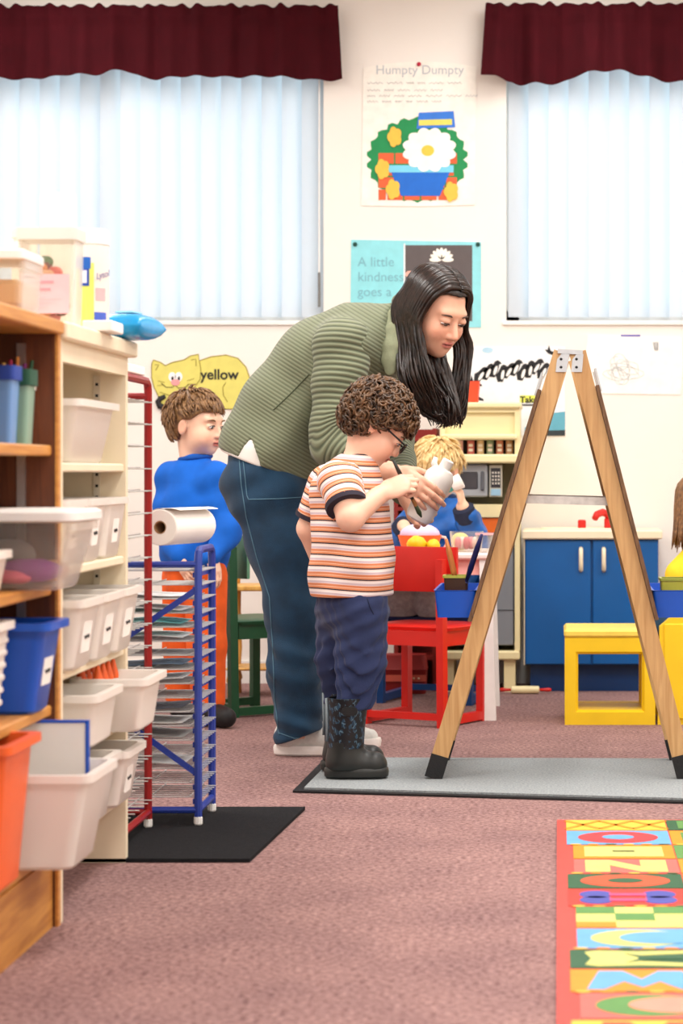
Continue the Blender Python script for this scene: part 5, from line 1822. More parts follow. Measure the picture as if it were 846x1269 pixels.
# finger nails of the near hand are too small to see; a thin silver ring is not shown
# jeans
F = Field((-1.12, 6.56, .02), (-.48, 7.14, 1.02), .0046)
F.ell(w(322, 602, 6.745), (.114, .10, .12), None, .04)
F.ell(w(326, 602, 6.91), (.112, .10, .12), None, .04)
F.chain([w(340, 552), w(336, 590)], [.126, .138], .03, (LAT, 1.25))
for lg, rr in ((legN, [.118, .104, .086, .080, .068]), (legF, [.115, .1, .084, .078, .068])):
    F.chain(lg, rr, .035)
def folds(d, X, Y, Z):
    a = np.exp(-((Z - .30) / .09) ** 2) * .006 * np.sin(70 * Z + 14 * X + 6 * np.sin(20 * Y))
    b_ = np.exp(-((Z - .80) / .10) ** 2) * .004 * np.sin(60 * Z - 25 * X)
    c_ = .003 * np.sin(38 * Z + 22 * X + 4 * np.sin(15 * Y)) + np.exp(-((Z - .08) / .06) ** 2) * .006 * np.sin(90 * Z + 30 * X)
    return d + a + b_ + c_
F.fn(folds)
F.cut(w(370, 913, 6.77), (.34, 0, -1))
F.cut(w(338, 545), (-.3, 0, 1))
v, f = F.mesh()
den = mat('denim', (18, 55, 82), .85, .28, 14, .35, 420, sheen=.1)
jn = fmesh('jeans', v, f, den, wo, org)
thr = mat('seam_thread', (84, 122, 142), .8)
stitch(jn, [(296, 560), (299, 600), (305, 640), (318, 690), (334, 740), (338, 800), (340, 860), (346, 914)], .0016, thr, 'seam', wo, org)
stitch(jn, [(299, 558), (302, 575), (306, 614), (308, 619), (345, 618), (376, 616)], .0014, thr, 'pocket_seam', wo, org)
stitch(jn, [(345, 908), (365, 915), (385, 913), (397, 908)], .0014, thr, 'hem_seam', wo, org)
# pullover body and sleeves
axd = (tor[3] - tor[1]).normalized()
def tspace(v): return (v - np.array(tor[1])) @ np.array(axd)
F = Field((-1.14, 6.56, .78), (-.42, 7.10, 1.45), .0046)
F.chain(tor[:5], [.146, .156, .152, .150, .136], .03, (LAT, twd))
F.cone(tor[4], tor[5], .136, .094, .03, wide=(LAT, 1.42))
F.cone(shN, lerp(shN, elN, .2), .080, .066, .04)
F.cone(shF, lerp(shF, elF, .2), .080, .066, .04)
F.cone(w(484, 410, 6.80), w(498, 404, 6.775), .078, .072, .012)         # stand collar
hemn = Vector((45, 0, -(-120))).normalized()
def fold2(d, X, Y, Z):
    return d + .004 * np.sin(30 * X - 26 * Z + 9 * Y) + np.exp(-(((X + .62) / .1) ** 2 + ((Z - 1.12) / .1) ** 2)) * .006 * np.sin(80 * X + 45 * Z)
F.fn(fold2)
p_ = w(275, 556)
F.cut(p_, (-45, 0, -120))
q_ = w(500, 402, 6.775)
F.cone(w(306, 570, 6.63), w(312, 545, 6.64), .040, .004, .004, 'sub')
F.cut(q_, (q_ - w(484, 410, 6.80)))
v, f = F.mesh()
knit = (122, 128, 101)
knd = (74, 82, 60)
rib = tspace(v)
pb = fmesh('pullover_body', v, f, wave_material('green_knit', (116, 122, 96), (90, 97, 74), 'rib', 2 * PI / .0105, .35), wo, org, None, {'rib': rib})
for nm, a, b, c in (('near', shN, elN, cuN), ('far', shF, elF, cuF)):
    lo = np.minimum(np.minimum(a, b), c) - .13
    hi = np.maximum(np.maximum(a, b), c) + .13
    F = Field(lo, hi, .0044)
    F.cone(a, b, .087, .066, .02)
    F.cone(b, c, .064, .046, .03)
    u1 = np.array((b - a).normalized())
    F.fn(lambda d, X, Y, Z: d + .0035 * np.sin(55 * ((X - a[0]) * u1[0] + (Z - a[2]) * u1[2]) + 20 * X))
    F.cut(c, c - b)
    v, f = F.mesh()
    # coordinate that runs down the sleeve
    t1 = (v - np.array(a)) @ u1
    u2 = np.array((c - b).normalized())
    t2 = (v - np.array(b)) @ u2
    L1 = (b - a).length
    wgt = np.clip((t2 + .03) / .06, 0, 1) * np.clip((t1 - L1 + .09) / .06, 0, 1)
    rib = t1 * (1 - wgt) + (L1 + t2) * wgt
    sl = fmesh('sleeve', v, f, wave_material('green_sleeve_knit_' + nm, knit, knd, 'rib', 2 * PI / .0165, .8), wo, org, None, {'rib': rib})
    k = MB().tube([np.array(lerp(b, c, 1.0)) - np.array(org), np.array(lerp(b, c, 1.09)) - np.array(org)], [.047, .041], 20)
    k.build('cuff', mat('green_cuff', (112, 120, 92), .85, .1, 60), sl, smooth='auto')
fl = Field((-.56, 6.52, 1.08), (-.38, 6.86, 1.42), .0034)
fl.chain([w(494, 374, 6.76), w(491, 390, 6.715), w(487, 410, 6.685), w(484, 430, 6.672), w(482, 446, 6.668), w(483, 458, 6.668)], [.024, .026, .027, .026, .023, .018], .012, ((.3, 1, 0), .4))
v, f = fl.mesh()
fmesh('collar_flap', v, f, mat('green_collar', (140, 146, 118), .85, .08, 60, .2, 300), wo, org)
stitch(pb, [(339, 508), (360, 488), (385, 462)], .0018, mat('green_seam', (70, 78, 56), .9), 'side_seam', wo, org)
# white shirt under the split hem
F = Field((-1.14, 6.56, .80), (-.62, 7.10, 1.12), .0046)
F.chain(tor[:3], [.143, .150, .146], .03, (LAT, twd))
F.cut(w(275, 558), (-45, 0, -120))
F.cut(w(345, 520), (axd.x, 0, axd.z))
v, f = F.mesh()
fmesh('undershirt', v, f, M['paper'], wo, org)
# trainers
def trainer(heel, toe, Y, parent, org, tw):
    hx, tx_ = W(heel, 930, Y).x, W(toe, 930, Y).x
    L_ = tx_ - hx
    F = Field((hx - .03, Y - .09, -.01), (tx_ + .03, Y + .09, .17), .0036)
    A = lambda u, y, z: (hx + L_ * u, Y + y, z)
    F.cone(A(.16, 0, .055), A(.6, 0, .046), .036, .036, .03)
    F.cone(A(.6, 0, .044), A(.88, .0, .036), .038, .026, .03)
    F.cone(A(.16, 0, .06), A(.24, 0, .115), .039, .042, .03)
    F.cone(A(.34, 0, .085), A(.56, 0, .06), .03, .03, .03)
    F.cut((0, 0, .026), (0, 0, -1), .004)
    F.cut((hx + L_ * .2, Y, .122), (-.2, 0, 1), .006)
    v, f = F.mesh()
    up_ = fmesh('trainer', v, f, mat('pale_grey_mesh_upper', (214, 214, 208), .7, .08, 80, .3, 500), parent, org)
    s = MB()
    rings = []
    for z, g in ((.001, -.004), (.006, .002), (.024, .004), (.032, .001)):
        ring = []
        for k in range(28):
            a = 2 * PI * k / 28
            u = .5 + .5 * math.cos(a)
            wd = .036 + .008 * u if u < .8 else .0424
            ring.append((hx + L_ * (.5 + .5 * math.copysign(abs(math.cos(a)) ** .8, math.cos(a))) - org[0] + g * math.cos(a), Y - org[1] + (wd + g) * math.copysign(abs(math.sin(a)) ** .75, math.sin(a)), z + .008 * max(0, u - .75) * 2))
        rings.append(ring)
    s.skin(rings)
    s.build('sole', mat('white_rubber_sole', (236, 230, 224), .5), up_, smooth='auto')
    for q in range(4):
        u = .36 + .055 * q
        z = .118 - .011 * q
        MB().tube([(hx + L_ * u - org[0] + .008 * math.sin(t_), Y - org[1] - .03 + .06 * t_ / PI, z + .010 * math.sin(t_) - .012) for t_ in [PI * k / 8 for k in range(9)]], .0028, 5).build('lace', M['white'], up_, smooth=True)
trainer(340, 450, 6.785, wo, org, 0)
trainer(362, 471, 6.935, wo, org, 0)
# hair
M['whair'] = hair_material('dark_brown_hair', (44, 28, 21), (16, 10, 8), 60, .32)
F = HD.cap(.0045, .011, .078, -.075, .03)
v, f = F.mesh()
mb = MB()
mb.v = [tuple(p) for p in (v - np.array(org))]
mb.f = [tuple(q) for q in f]
rnd = random.Random(21)
def wp(px, py, Y): return W(px, py, Y) - org
def hp(x, y, z): return Vector(HD.P(x, y, z)) - org
def skull(x0, x1, ph, side, off):
    """point over the skull: from the parting (ph 0) down one side"""
    x = x0 + (x1 - x0) * ph / 95
    s_ = math.sqrt(max(.05, 1 - ((x + .012) / (.097 + off)) ** 2))
    return hp(x, side * (.077 + off) * s_ * math.sin(R(ph)), .035 + (.083 + off) * s_ * math.cos(R(ph)))
for k in range(130):                                     # curtain on the near side
    u = rnd.random()
    j = lambda s: rnd.uniform(-s, s)
    x0, x1 = -.085 + .158 * u, -.075 + .118 * u
    of = .012 + .006 * rnd.random()
    pts = [skull(x0, x1, q, -1, of) for q in (2, 30, 60, 90)]
    pts += [hp(x1 - .004, -.092 + .008 * u, -.03), wp(494 + 30 * u + j(3), 428, 6.62 + .06 * (1 - u) + j(.01)), wp(497 + 38 * u + j(5), 466, 6.62 + j(.02)), wp(512 + 36 * u + j(8), 500 + j(12), 6.64 + j(.02))]
    lock(mb, pts, .0085, sub=4)
for k in range(110):                                      # curtain on the far side
    u = rnd.random()
    j = lambda s: rnd.uniform(-s, s)
    x0, x1 = -.085 + .158 * u, -.06 + .118 * u
    of = .012 + .006 * rnd.random()
    pts = [skull(x0, x1, q, 1, of) for q in (-2, 30, 60, 90)]
    pts += [hp(x1 + .003, .092, -.03), wp(564 + 19 * u + j(2), 432, 6.765 + j(.012)), wp(560 + 18 * u + j(3), 475, 6.75 + j(.012)), wp(552 + 22 * u + j(4), 508 + j(10), 6.74 + j(.01)), wp(545 + 20 * u + j(8), 526 + j(6), 6.73)]
    lock(mb, pts, .0068, sub=4)
for k in range(80):                                      # hair from the nape, hanging forward below the face
    u = rnd.random()
    j = lambda s: rnd.uniform(-s, s)
    pts = [hp(-.085, -.05 + .1 * u, .0), hp(-.075, -.06 + .12 * u, -.06), wp(500 + 48 * u + j(4), 440, 6.70 + .04 * u + j(.015)), wp(506 + 52 * u + j(5), 472, 6.69 + .04 * u + j(.015)), wp(520 + 46 * u + j(6), 502 + j(10), 6.69 + j(.02)), wp(535 + 32 * u + j(8), 520 + j(9), 6.69 + j(.02))]
    lock(mb, pts, .0095, sub=4)
mb.build('hair', M['whair'], wo, smooth=True, kind='stuff')

# white squeeze bottle in her hand
ba, bb = W(516, 646, 6.50), W(556, 570, 6.50)
bo = thing('paint_bottle', 'white plastic squeeze bottle tipped in the woman hand', 'bottle', ba)
d_ = (bb - ba)
def along(u, off=0): return d_ * u
MB().tube([along(u) for u in (0, .03, .1, .62, .74, .84, .86, .98, 1.0)], [.016, .034, .040, .044, .042, .030, .018, .018, .014], 18).build('bottle_body', mat('white_bottle', (240, 238, 232), .35, .03), bo, smooth='auto')
sd = d_.cross(Vector((0, 1, 0))).normalized()
MB().tube([along(.80) + sd * .02, along(.86) + sd * .034, along(.95) + sd * .037], [.011, .009, .006], 8).build('handle_lug', mat('white_lug', (236, 234, 228), .4), bo, smooth=True)

# ============================================================ the boy in stripes
BY = 6.25
def b(px, py, Y=BY): return W(px, py, Y)
org = Vector((b(438, 900).x, BY, .0125))
bo = thing('person', 'small boy with curly hair and glasses in an orange striped shirt', 'person', org)
H1 = Head(b(466, 527, 6.26), facing(8, 40), .88, True)
fw = Vector((math.cos(R(30)), math.sin(R(30)), 0))
sd = Vector((math.sin(R(30)), -math.cos(R(30)), 0))          # his right
tb_ = [b(436, 752), b(436, 700), b(435, 650), b(434, 612), b(440, 590)]
sR = b(420, 596, 6.16)
eR, wR_ = b(434, 642, 6.09), b(472, 612, 6.16)
sL, eL, wL_ = b(404, 600, 6.35), b(384, 655, 6.37), b(400, 706, 6.43)
lR = [b(447, 755, 6.20), b(447, 815, 6.20), b(435, 872, 6.19), b(430, 940, 6.19)]
lL = [b(424, 755, 6.30), b(420, 815, 6.31), b(424, 868, 6.335), b(422, 935, 6.335)]
F = Field((-.80, 5.98, .03), (-.36, 6.50, 1.14), .0034)
F.chain(tb_, [.085, .086, .088, .085, .06], .03, (sd, 1.15))
for a, e_, c in ((sR, eR, wR_), (sL, eL, wL_)):
    F.cone(a, e_, .042, .036, .025)
    F.cone(e_, c, .036, .024, .012)
for l_ in (lR, lL):
    F.chain(l_, [.06, .044, .028, .024], .02)
F.cone(b(440, 585), b(450, 552, 6.255), .042, .040, .03)
F.cone(b(450, 552, 6.255), H1.P(-.02, 0, -.03), .042, .046, .02)
H1.grow(F)
hand(F, wR_, Vector((.86, .10, .38)), (-.25, -.85, .5), .80, (1.2, 1.25, 1.3, 1.3), .0, (.35, .55), True, .030)
hand(F, wL_, Vector((.1, .1, -1)), (-.9, .3, 0), .64, (.5, .5, .5, .5), .04, (.5, .3), False)
v, f = F.mesh()
fmesh('body', v, f, M['skin'], bo, org, H1.colour(v, (240, 190, 164), (206, 120, 110), .7))
H1.features(bo, org, ink((80, 58, 40)), (0, -.5), .4)
# striped shirt
F = Field((-.84, 5.98, .46), (-.38, 6.52, .95), .0036)
F.chain([b(436, 770), b(436, 700), b(435, 650), b(432, 612)], [.116, .109, .103, .098], .03, (sd, 1.12))
F.cone(b(432, 612), b(441, 584), .096, .06, .03, wide=(sd, 1.25))
T = Field((-.84, 5.98, .46), (-.38, 6.52, .95), .0036)
T.cone(sR, lerp(sR, eR, .72), .058, .055, .02)
T.cut(lerp(sR, eR, .66), eR - sR)
T2 = Field((-.84, 5.98, .46), (-.38, 6.52, .95), .0036)
T2.cone(sL, lerp(sL, eL, .85), .055, .05, .02)
T2.cut(lerp(sL, eL, .75), eL - sL)
dt = F.d.copy()
for q in (T, T2):
    F._mix((slice(None),) * 3, q.d, .018, 'add')
F.fn(lambda d, X, Y, Z: d + .003 * np.sin(42 * Z + 35 * X + 14 * Y) * np.clip((.80 - Z) / .2, 0, 1) + .0025 * np.sin(60 * X - 30 * Z))
F.cut(b(436, 738), (.02, 0, -1))
v, f = F.mesh()
def sample(A, v):
    i = np.clip(np.round((v - F.lo) / F.res).astype(int), 0, np.array(A.shape) - 1)
    return A[i[:, 0], i[:, 1], i[:, 2]]
d0, d1, d2 = sample(dt, v), sample(T.d, v), sample(T2.d, v)
st = v[:, 2].copy()
uR, uL = np.array((eR - sR).normalized()), np.array((eL - sL).normalized())
st = np.where((d1 < d0) & (d1 < d2), sR.z - (v - np.array(sR)) @ uR, st)
st = np.where((d2 < d0) & (d2 <= d1), sL.z - (v - np.array(sL)) @ uL, st)
st = st + .004 * np.sin(v[:, 0] * 22)
shm = stripe_material()
fmesh('striped_shirt', v, f, shm, bo, org, None, {'stripe': st})
cfm = mat('dark_rib_trim', (44, 38, 52), .85)
for s_, e_, u0, u1_, r0 in ((sR, eR, .60, .71, .0555), (sL, eL, .70, .80, .0515)):
    MB().tube([lerp(s_, e_, u0) - org, lerp(s_, e_, u1_) - org, lerp(s_, e_, u1_) - org], [r0 + .003, r0 + .002, r0 - .014], 24).build('sleeve_trim', cfm, bo, smooth='auto')
nk = [b(440, 583), b(446, 566, 6.255)]
nd = (nk[1] - nk[0]).normalized()
na, nb_ = nd.cross(Vector((0, 1, 0))).normalized(), Vector((0, 1, 0))
cc = lerp(nk[0], nk[1], .35)
MB().tube([cc + na * .056 * math.cos(2 * PI * k / 24) + nb_ * .056 * math.sin(2 * PI * k / 24) - nd * .008 * math.cos(2 * PI * k / 24) - org for k in range(25)], .008, 8).build('collar', cfm, bo, smooth=True)
# trousers
F = Field((-.80, 6.0, .16), (-.40, 6.50, .60), .0036)
F.chain([b(436, 725), b(436, 752)], [.092, .092], .02, (sd, 1.1))
F.chain([lR[0], lR[1], b(439, 878, 6.19)], [.078, .066, .045], .02)
F.chain([lL[0], lL[1], b(424, 876, 6.335)], [.076, .060, .044], .02)
F.fn(lambda d, X, Y, Z: d + .0055 * np.sin(85 * Z + 40 * X + 10 * np.sin(25 * Y)) * np.clip((.44 - Z) / .14, .2, 1) + .002 * np.sin(140 * Z - 60 * X))
F.cut((0, 0, .20), (0, 0, -1))
v, f = F.mesh()
tr_ = fmesh('trousers', v, f, mat('navy_jersey', (36, 48, 86), .9, .12, 20, .3, 400, sheen=.1), bo, org)
stitch(tr_, [(455, 742), (458, 752), (463, 762)], .0014, mat('navy_seam', (24, 32, 60), .9), 'pocket_seam', bo, org)
# rain boots
def boot_mat():
    m = mat('patterned_boot_shaft', (20, 24, 30), .45, .1, 20)
    nt = m.node_tree
    bs = nt.nodes['Principled BSDF']
    tc = nt.nodes.new('ShaderNodeTexCoord')
    mp = nt.nodes.new('ShaderNodeMapping')
    mp.inputs['Rotation'].default_value = (.3, .2, 0)
    nt.links.new(tc.outputs['Object'], mp.inputs['Vector'])
    bk = nt.nodes.new('ShaderNodeTexBrick')
    bk.inputs['Scale'].default_value = 30
    bk.inputs['Color1'].default_value = lin((18, 22, 28))
    bk.inputs['Color2'].default_value = lin((34, 70, 96))
    bk.inputs['Mortar'].default_value = lin((86, 116, 134))
    bk.inputs['Mortar Size'].default_value = .02
    bk.inputs['Brick Width'].default_value = .3
    nt.links.new(mp.outputs['Vector'], bk.inputs['Vector'])
    no = nt.nodes.new('ShaderNodeTexNoise')
    no.inputs['Scale'].default_value = 70
    nt.links.new(tc.outputs['Object'], no.inputs['Vector'])
    cr = nt.nodes.new('ShaderNodeValToRGB')
    cr.color_ramp.elements[0].position = .48
    cr.color_ramp.elements[1].position = .56
    nt.links.new(no.outputs['Fac'], cr.inputs['Fac'])
    mx = nt.nodes.new('ShaderNodeMix')
    mx.data_type = 'RGBA'
    mx.inputs[6].default_value = lin((18, 20, 24))
    nt.links.new(cr.outputs['Color'], mx.inputs['Factor'])
    nt.links.new(bk.outputs['Color'], mx.inputs[7])
    nt.links.new(mx.outputs[2], bs.inputs['Base Color'])
    return m
bsm = boot_mat()
rub = mat('black_rubber_boot', (34, 36, 34), .42, .1, 20)
for l_, yy, x0, x1 in ((lR, 6.19, 403, 480), (lL, 6.335, 398, 477)):
    hx, tx_ = W(x0, 960, yy).x, W(x1, 960, yy).x
    F = Field((hx - .03, yy - .08, .008), (tx_ + .03, yy + .08, .16), .0032)
    A = lambda u, z: (hx + (tx_ - hx) * u, yy, z)
    F.cone(A(.26, .052), A(.78, .048), .036, .037, .02)
    F.cone(A(.31, .06), A(.33, .17), .046, .049, .03)
    F.cut((0, 0, .036), (0, 0, -1), .004)
    F.cut((0, 0, .118), (0, 0, 1), .004)
    v, f = F.mesh()
    bt = fmesh('rubber_boot', v, f, rub, bo, org)
    s = MB()
    rings = []
    for z, g in ((.0135, -.004), (.019, .003), (.032, .004), (.040, .002), (.044, -.003)):
        ring = []
        for k in range(28):
            a = 2 * PI * k / 28
            ring.append((hx + (tx_ - hx) * (.5 + .5 * math.copysign(abs(math.cos(a)) ** .7, math.cos(a))) + g * math.cos(a) - org.x, yy + (.037 + g) * math.copysign(abs(math.sin(a)) ** .7, math.sin(a)) - org.y, z - org.z + .0002))
        rings.append(ring)
    s.skin(rings)
    s.build('sole', rub, bt, smooth='auto')
    cx_ = hx + (tx_ - hx) * .35
    sh = MB().skin([[(cx_ + o_ + rx * math.cos(2 * PI * k / 24) - org.x, yy + ry * math.sin(2 * PI * k / 24) - org.y, z - org.z) for k in range(24)] for z, rx, ry, o_ in ((.096, .050, .047, -.004), (.15, .051, .049, -.002), (.20, .054, .052, .001), (.232, .057, .055, .002), (.233, .053, .051, .002), (.19, .050, .048, .001))], False, False)
    so = sh.build('boot_shaft', bsm, bt, smooth='auto')
    MB().tube([(cx_ - .054 - org.x, yy - .012 - org.y, .114 - org.z), (cx_ - .053 - org.x, yy - .012 - org.y, .16 - org.z), (cx_ - .055 - org.x, yy - .012 - org.y, .232 - org.z)], .005, 6).build('piping', mat('grey_piping', (120, 132, 138), .4), bt, smooth=True)
    MB().loft([(0, 0, 0, .022, .012, .011), (0, 0, .006, .021, .011, .0105)]).build('pull_handle', M['black'], bt, loc=(cx_ + .012 - org.x, yy - .0535 - org.y, .20 - org.z)).rotation_euler = (PI / 2, 0, 0)
# curls
M['curl'] = hair_material('curly_brown_hair', (112, 80, 52), (44, 29, 18), 55, .38)
F = H1.cap(.004, .016, .048, -.055, .012)
v, f = F.mesh()
mb = MB()
mb.v = [tuple(p) for p in (v - np.array(org))]
mb.f = [tuple(q) for q in f]
rs_ = np.random.RandomState(5)
p = H1.loc(v)
cen = np.array((-.014, 0, .036))
for i in rs_.choice(len(v), 620, replace=False):
    o_ = (p[i] - cen)
    o_ = H1.ax.T @ (o_ / np.linalg.norm(o_))
    o_ = Vector(o_)
    t1_ = o_.cross(Vector(rs_.normal(size=3))).normalized()
    t2_ = o_.cross(t1_)
    c = Vector(v[i]) - org
    rr = rs_.uniform(.0075, .0145)
    n_ = 11
    pts = [c + o_ * (.002 + .010 * k / n_ * rs_.uniform(.8, 1.2)) + t1_ * rr * math.cos(k * .72) + t2_ * rr * math.sin(k * .72) + t1_ * .0012 * k for k in range(n_)]
    mb.tube(pts, [.0043 * (1 - .5 * abs(k / (n_ - 1) * 2 - 1) ** 3) for k in range(n_)], 5)
mb.build('hair', M['curl'], bo, smooth=True, kind='stuff')
# glasses
gl = MB()
gm = mat('black_glasses_frame', (24, 24, 26), .3)
def hq(x, y, z): return Vector(H1.P(x, y, z)) - org
gparts = []
for q in (-1, 1):
    gl.tube([hq(.112 - .010 * (1 if math.cos(a) * 1 > .8 else 0) * 0, q * .034 + .023 * math.cos(a), -.004 + .017 * math.sin(a)) for a in [2 * PI * k / 20 for k in range(21)]], .0026, 6)
    gl.tube([hq(.110, q * .058, .004), hq(.10, q * .073, .006), hq(.05, q * .079, .008), hq(.0, q * .081, .012)], .0026, 6)
gl.tube([hq(.112, -.011, 0), hq(.115, 0, .003), hq(.112, .011, 0)], .0026, 6)
gl.build('glasses', gm, bo, smooth=True)
# his brush
ha = b(487, 570, 6.17)
hb = b(522, 641, 6.24)
t = thing('paint_brush', 'thin dark paint brush gripped in the curly-haired boy hand', 'paint brush', hb)
d_ = ha - hb
MB().tube([d_ * .32, d_ * .5, d_ * .8, d_], [.005, .007, .006, .004], 8).build('handle', mat('dark_brush_handle', (44, 46, 40), .35), t, smooth=True)
MB().tube([d_ * .2, d_ * .32], .0055, 8).build('ferrule', mat('brown_ferrule', (150, 110, 70), .35, metal=.6), t, smooth='auto')
MB().tube([d_ * .0, d_ * .08, d_ * .2], [.002, .007, .0055], 8).build('bristles', mat('dark_bristle', (46, 60, 36), .8), t, smooth=True)

# ============================================================ the boy in blue
CY = 7.62
def c_(px, py, Y=CY): return W(px, py, Y)
org = Vector((c_(245, 800).x, CY, 0))
bo = thing('person', 'boy with short brown hair in a blue long-sleeved shirt and orange trousers', 'person', org)
H2 = Head(c_(243, 526, 7.62), facing(-24, 6, 0), .93, True)
tb_ = [c_(242, 715), c_(240, 670), c_(240, 625), c_(240, 600)]
sd2 = Vector((.5, -.86, 0))
s1, e1, w1 = c_(266, 594, 7.54), c_(283, 656, 7.50), c_(262, 690, 7.42)
s2, e2, w2 = c_(213, 594, 7.66), c_(207, 655, 7.62), c_(222, 690, 7.50)
lg1 = [c_(254, 715, 7.57), c_(256, 800, 7.56), c_(258, 880, 7.56)]
lg2 = [c_(228, 715, 7.68), c_(226, 800, 7.69), c_(226, 880, 7.70)]
F = Field(np.array(org) + (-.22, -.32, .02), np.array(org) + (.24, .26, 1.17), .004)
F.chain(tb_, [.085, .088, .09, .07], .03, (sd2, 1.15))
for a, e_, q in ((s1, e1, w1), (s2, e2, w2)):
    F.chain([a, e_, q], [.04, .033, .024], .02)
for l_ in (lg1, lg2):
    F.chain(l_, [.056, .044, .034], .02)
F.cone(c_(240, 590), H2.P(-.02, 0, -.04), .040, .046, .02)
H2.grow(F)
hand(F, w1, (.2, -.3, -.6), (.6, -.5, 0), .62, (.5,) * 4, .04, (.5, .3), True)
hand(F, w2, (.3, -.3, -.6), (-.6, -.5, 0), .62, (.5,) * 4, .04, (.5, .3), False)
v, f = F.mesh()
fmesh('body', v, f, M['skin'], bo, org, H2.colour(v, (242, 196, 168), (200, 116, 104), .6))
H2.features(bo, org, ink((120, 90, 56)), (-.5, 0), .1)
F = Field(np.array(org) + (-.24, -.32, .40), np.array(org) + (.26, .28, .94), .0042)
F.chain([c_(242, 722), c_(240, 680), c_(240, 625), c_(239, 598)], [.105, .108, .106, .080], .03, (sd2, 1.18))
F.cone(c_(239, 598), c_(241, 572), .082, .050, .03)
F.chain([s1, e1, w1], [.056, .046, .034], .03)
F.chain([s2, e2, w2], [.056, .045, .034], .03)
F.cone(s1, s2, .052, .052, .03)
F.fn(lambda d, X, Y, Z: d + .0035 * np.sin(40 * X + 28 * Z + 15 * Y) + .002 * np.sin(70 * Z - 30 * X))
F.cut(c_(240, 706), (0, 0, -1))
v, f = F.mesh()
fmesh('blue_shirt', v, f, mat('cobalt_jersey', (0, 96, 200), .85, .08, 20, .2, 400), bo, org)
MB().tube([Vector(c_(242, 566)) - org + Vector((.052 * math.cos(2 * PI * k / 20), .052 * math.sin(2 * PI * k / 20), .006 * math.cos(2 * PI * k / 20) - .004)) for k in range(21)], .008, 8).build('collar', mat('cobalt_collar', (0, 74, 160), .85), bo, smooth=True)
F = Field(np.array(org) + (-.22, -.26, .05), np.array(org) + (.22, .26, .58), .0044)
F.chain([c_(242, 700), c_(242, 718)], [.096, .098], .02, (sd2, 1.1))
F.chain(lg1, [.075, .064, .056], .02)
F.chain(lg2, [.075, .064, .056], .02)
F.cut((0, 0, .07), (0, 0, -1))
v, f = F.mesh()
fmesh('trousers', v, f, mat('orange_fleece', (232, 96, 30), .9, .12, 20, .3, 300), bo, org)
for l_ in (lg1, lg2):
    q = l_[2]
    F = Field((q.x - .09, q.y - .16, -.01), (q.x + .15, q.y + .1, .14), .005)
    F.cone((q.x, q.y, .045), (q.x + .07, q.y - .07, .036), .042, .034, .02)
    F.cone((q.x, q.y, .05), (q.x, q.y, .09), .04, .036, .02)
    F.cut((0, 0, .003), (0, 0, -1), .004)
    v, f = F.mesh()
    fmesh('shoe', v, f, M['black'], bo, org)
short_hair(H2, bo, org, hair_material('light_brown_hair', (150, 112, 72), (92, 62, 38), 80, .45), 620, .010, .045, 3, .050, .0046, .0, -.06, .034, .016)

# ============================================================ the fair-haired child at the table
DY = 8.42
def k_(px, py, Y=DY): return W(px, py, Y)
org = Vector((k_(545, 700).x, DY, .3255))
bo = thing('person', 'fair-haired child in a blue jacket kneeling up at the white table', 'person', org)
H3 = Head(k_(541, 583, 8.38), facing(-112, 26, 0), .93, True)
tb_ = [k_(545, 735, 8.45), k_(544, 700, 8.44), k_(543, 655), k_(543, 632)]
s1, e1, w1 = k_(578, 650, 8.38), k_(592, 684, 8.26), k_(573, 628, 8.17)
s2, e2, w2 = k_(508, 650, 8.40), k_(492, 672, 8.30), k_(500, 652, 8.12)
kn1 = [k_(558, 742, 8.44), k_(535, 745, 8.17), k_(535, 752, 8.19), k_(560, 756, 8.44)]
kn2 = [k_(528, 742, 8.46), k_(494, 743, 8.20), k_(494, 752, 8.22), k_(524, 756, 8.46)]
F = Field(np.array(org) + (-.30, -.40, -.01), np.array(org) + (.26, .20, .66), .0044)
F.chain(tb_, [.085, .088, .09, .065], .03, ((1, 0, 0), 1.15))
for a, e_, q in ((s1, e1, w1), (s2, e2, w2)):
    F.chain([a, e_, q], [.04, .034, .024], .02)
for q in (kn1, kn2):
    F.chain(q[:2], [.056, .046], .02)
F.cone(k_(543, 630), H3.P(-.02, 0, -.04), .040, .046, .02)
H3.grow(F)
hand(F, w1, k_(569, 606, 8.15) - w1, (.8, -.2, 0), .62, (.95,) * 4, .04, (.6, .5), False)
hand(F, w2, (.3, -.5, -.2), (0, 0, 1), .62, (.6,) * 4, .04, (.5, .3), True)
v, f = F.mesh()
fmesh('body', v, f, M['skin'], bo, org, H3.colour(v, (240, 194, 164), (200, 116, 104), .6))
H3.features(bo, org, ink((170, 130, 80)), (0, -.3), .3)
F = Field(np.array(org) + (-.32, -.40, .06), np.array(org) + (.28, .22, .50), .0046)
F.chain([k_(545, 728, 8.45), k_(544, 690, 8.44), k_(543, 655), k_(543, 640)], [.118, .12, .118, .09], .03, ((1, 0, 0), 1.14))
F.cone(k_(543, 640), k_(543, 618), .088, .056, .03)
F.chain([s1, e1, lerp(e1, w1, .8)], [.058, .05, .040], .025)
F.chain([s2, e2, lerp(e2, w2, .8)], [.058, .05, .040], .025)
F.fn(lambda d, X, Y, Z: d + .005 * np.sin(55 * X + 30 * Z) + .003 * np.sin(80 * Z - 40 * X))
F.cut(k_(543, 730), (0, 0, -1))
v, f = F.mesh()
fmesh('blue_jacket', v, f, mat('blue_shell_jacket', (10, 88, 168), .5, .3, 14, .3, 60), bo, org)
for e_, q in ((e1, w1), (e2, w2)):
    MB().tube([lerp(e_, q, .70) - org, lerp(e_, q, .74) - org, lerp(e_, q, .97) - org, lerp(e_, q, 1.0) - org], [.038, .0425, .040, .030], 16).build('cuff', mat('navy_cuff', (26, 34, 58), .85), bo, smooth='auto')
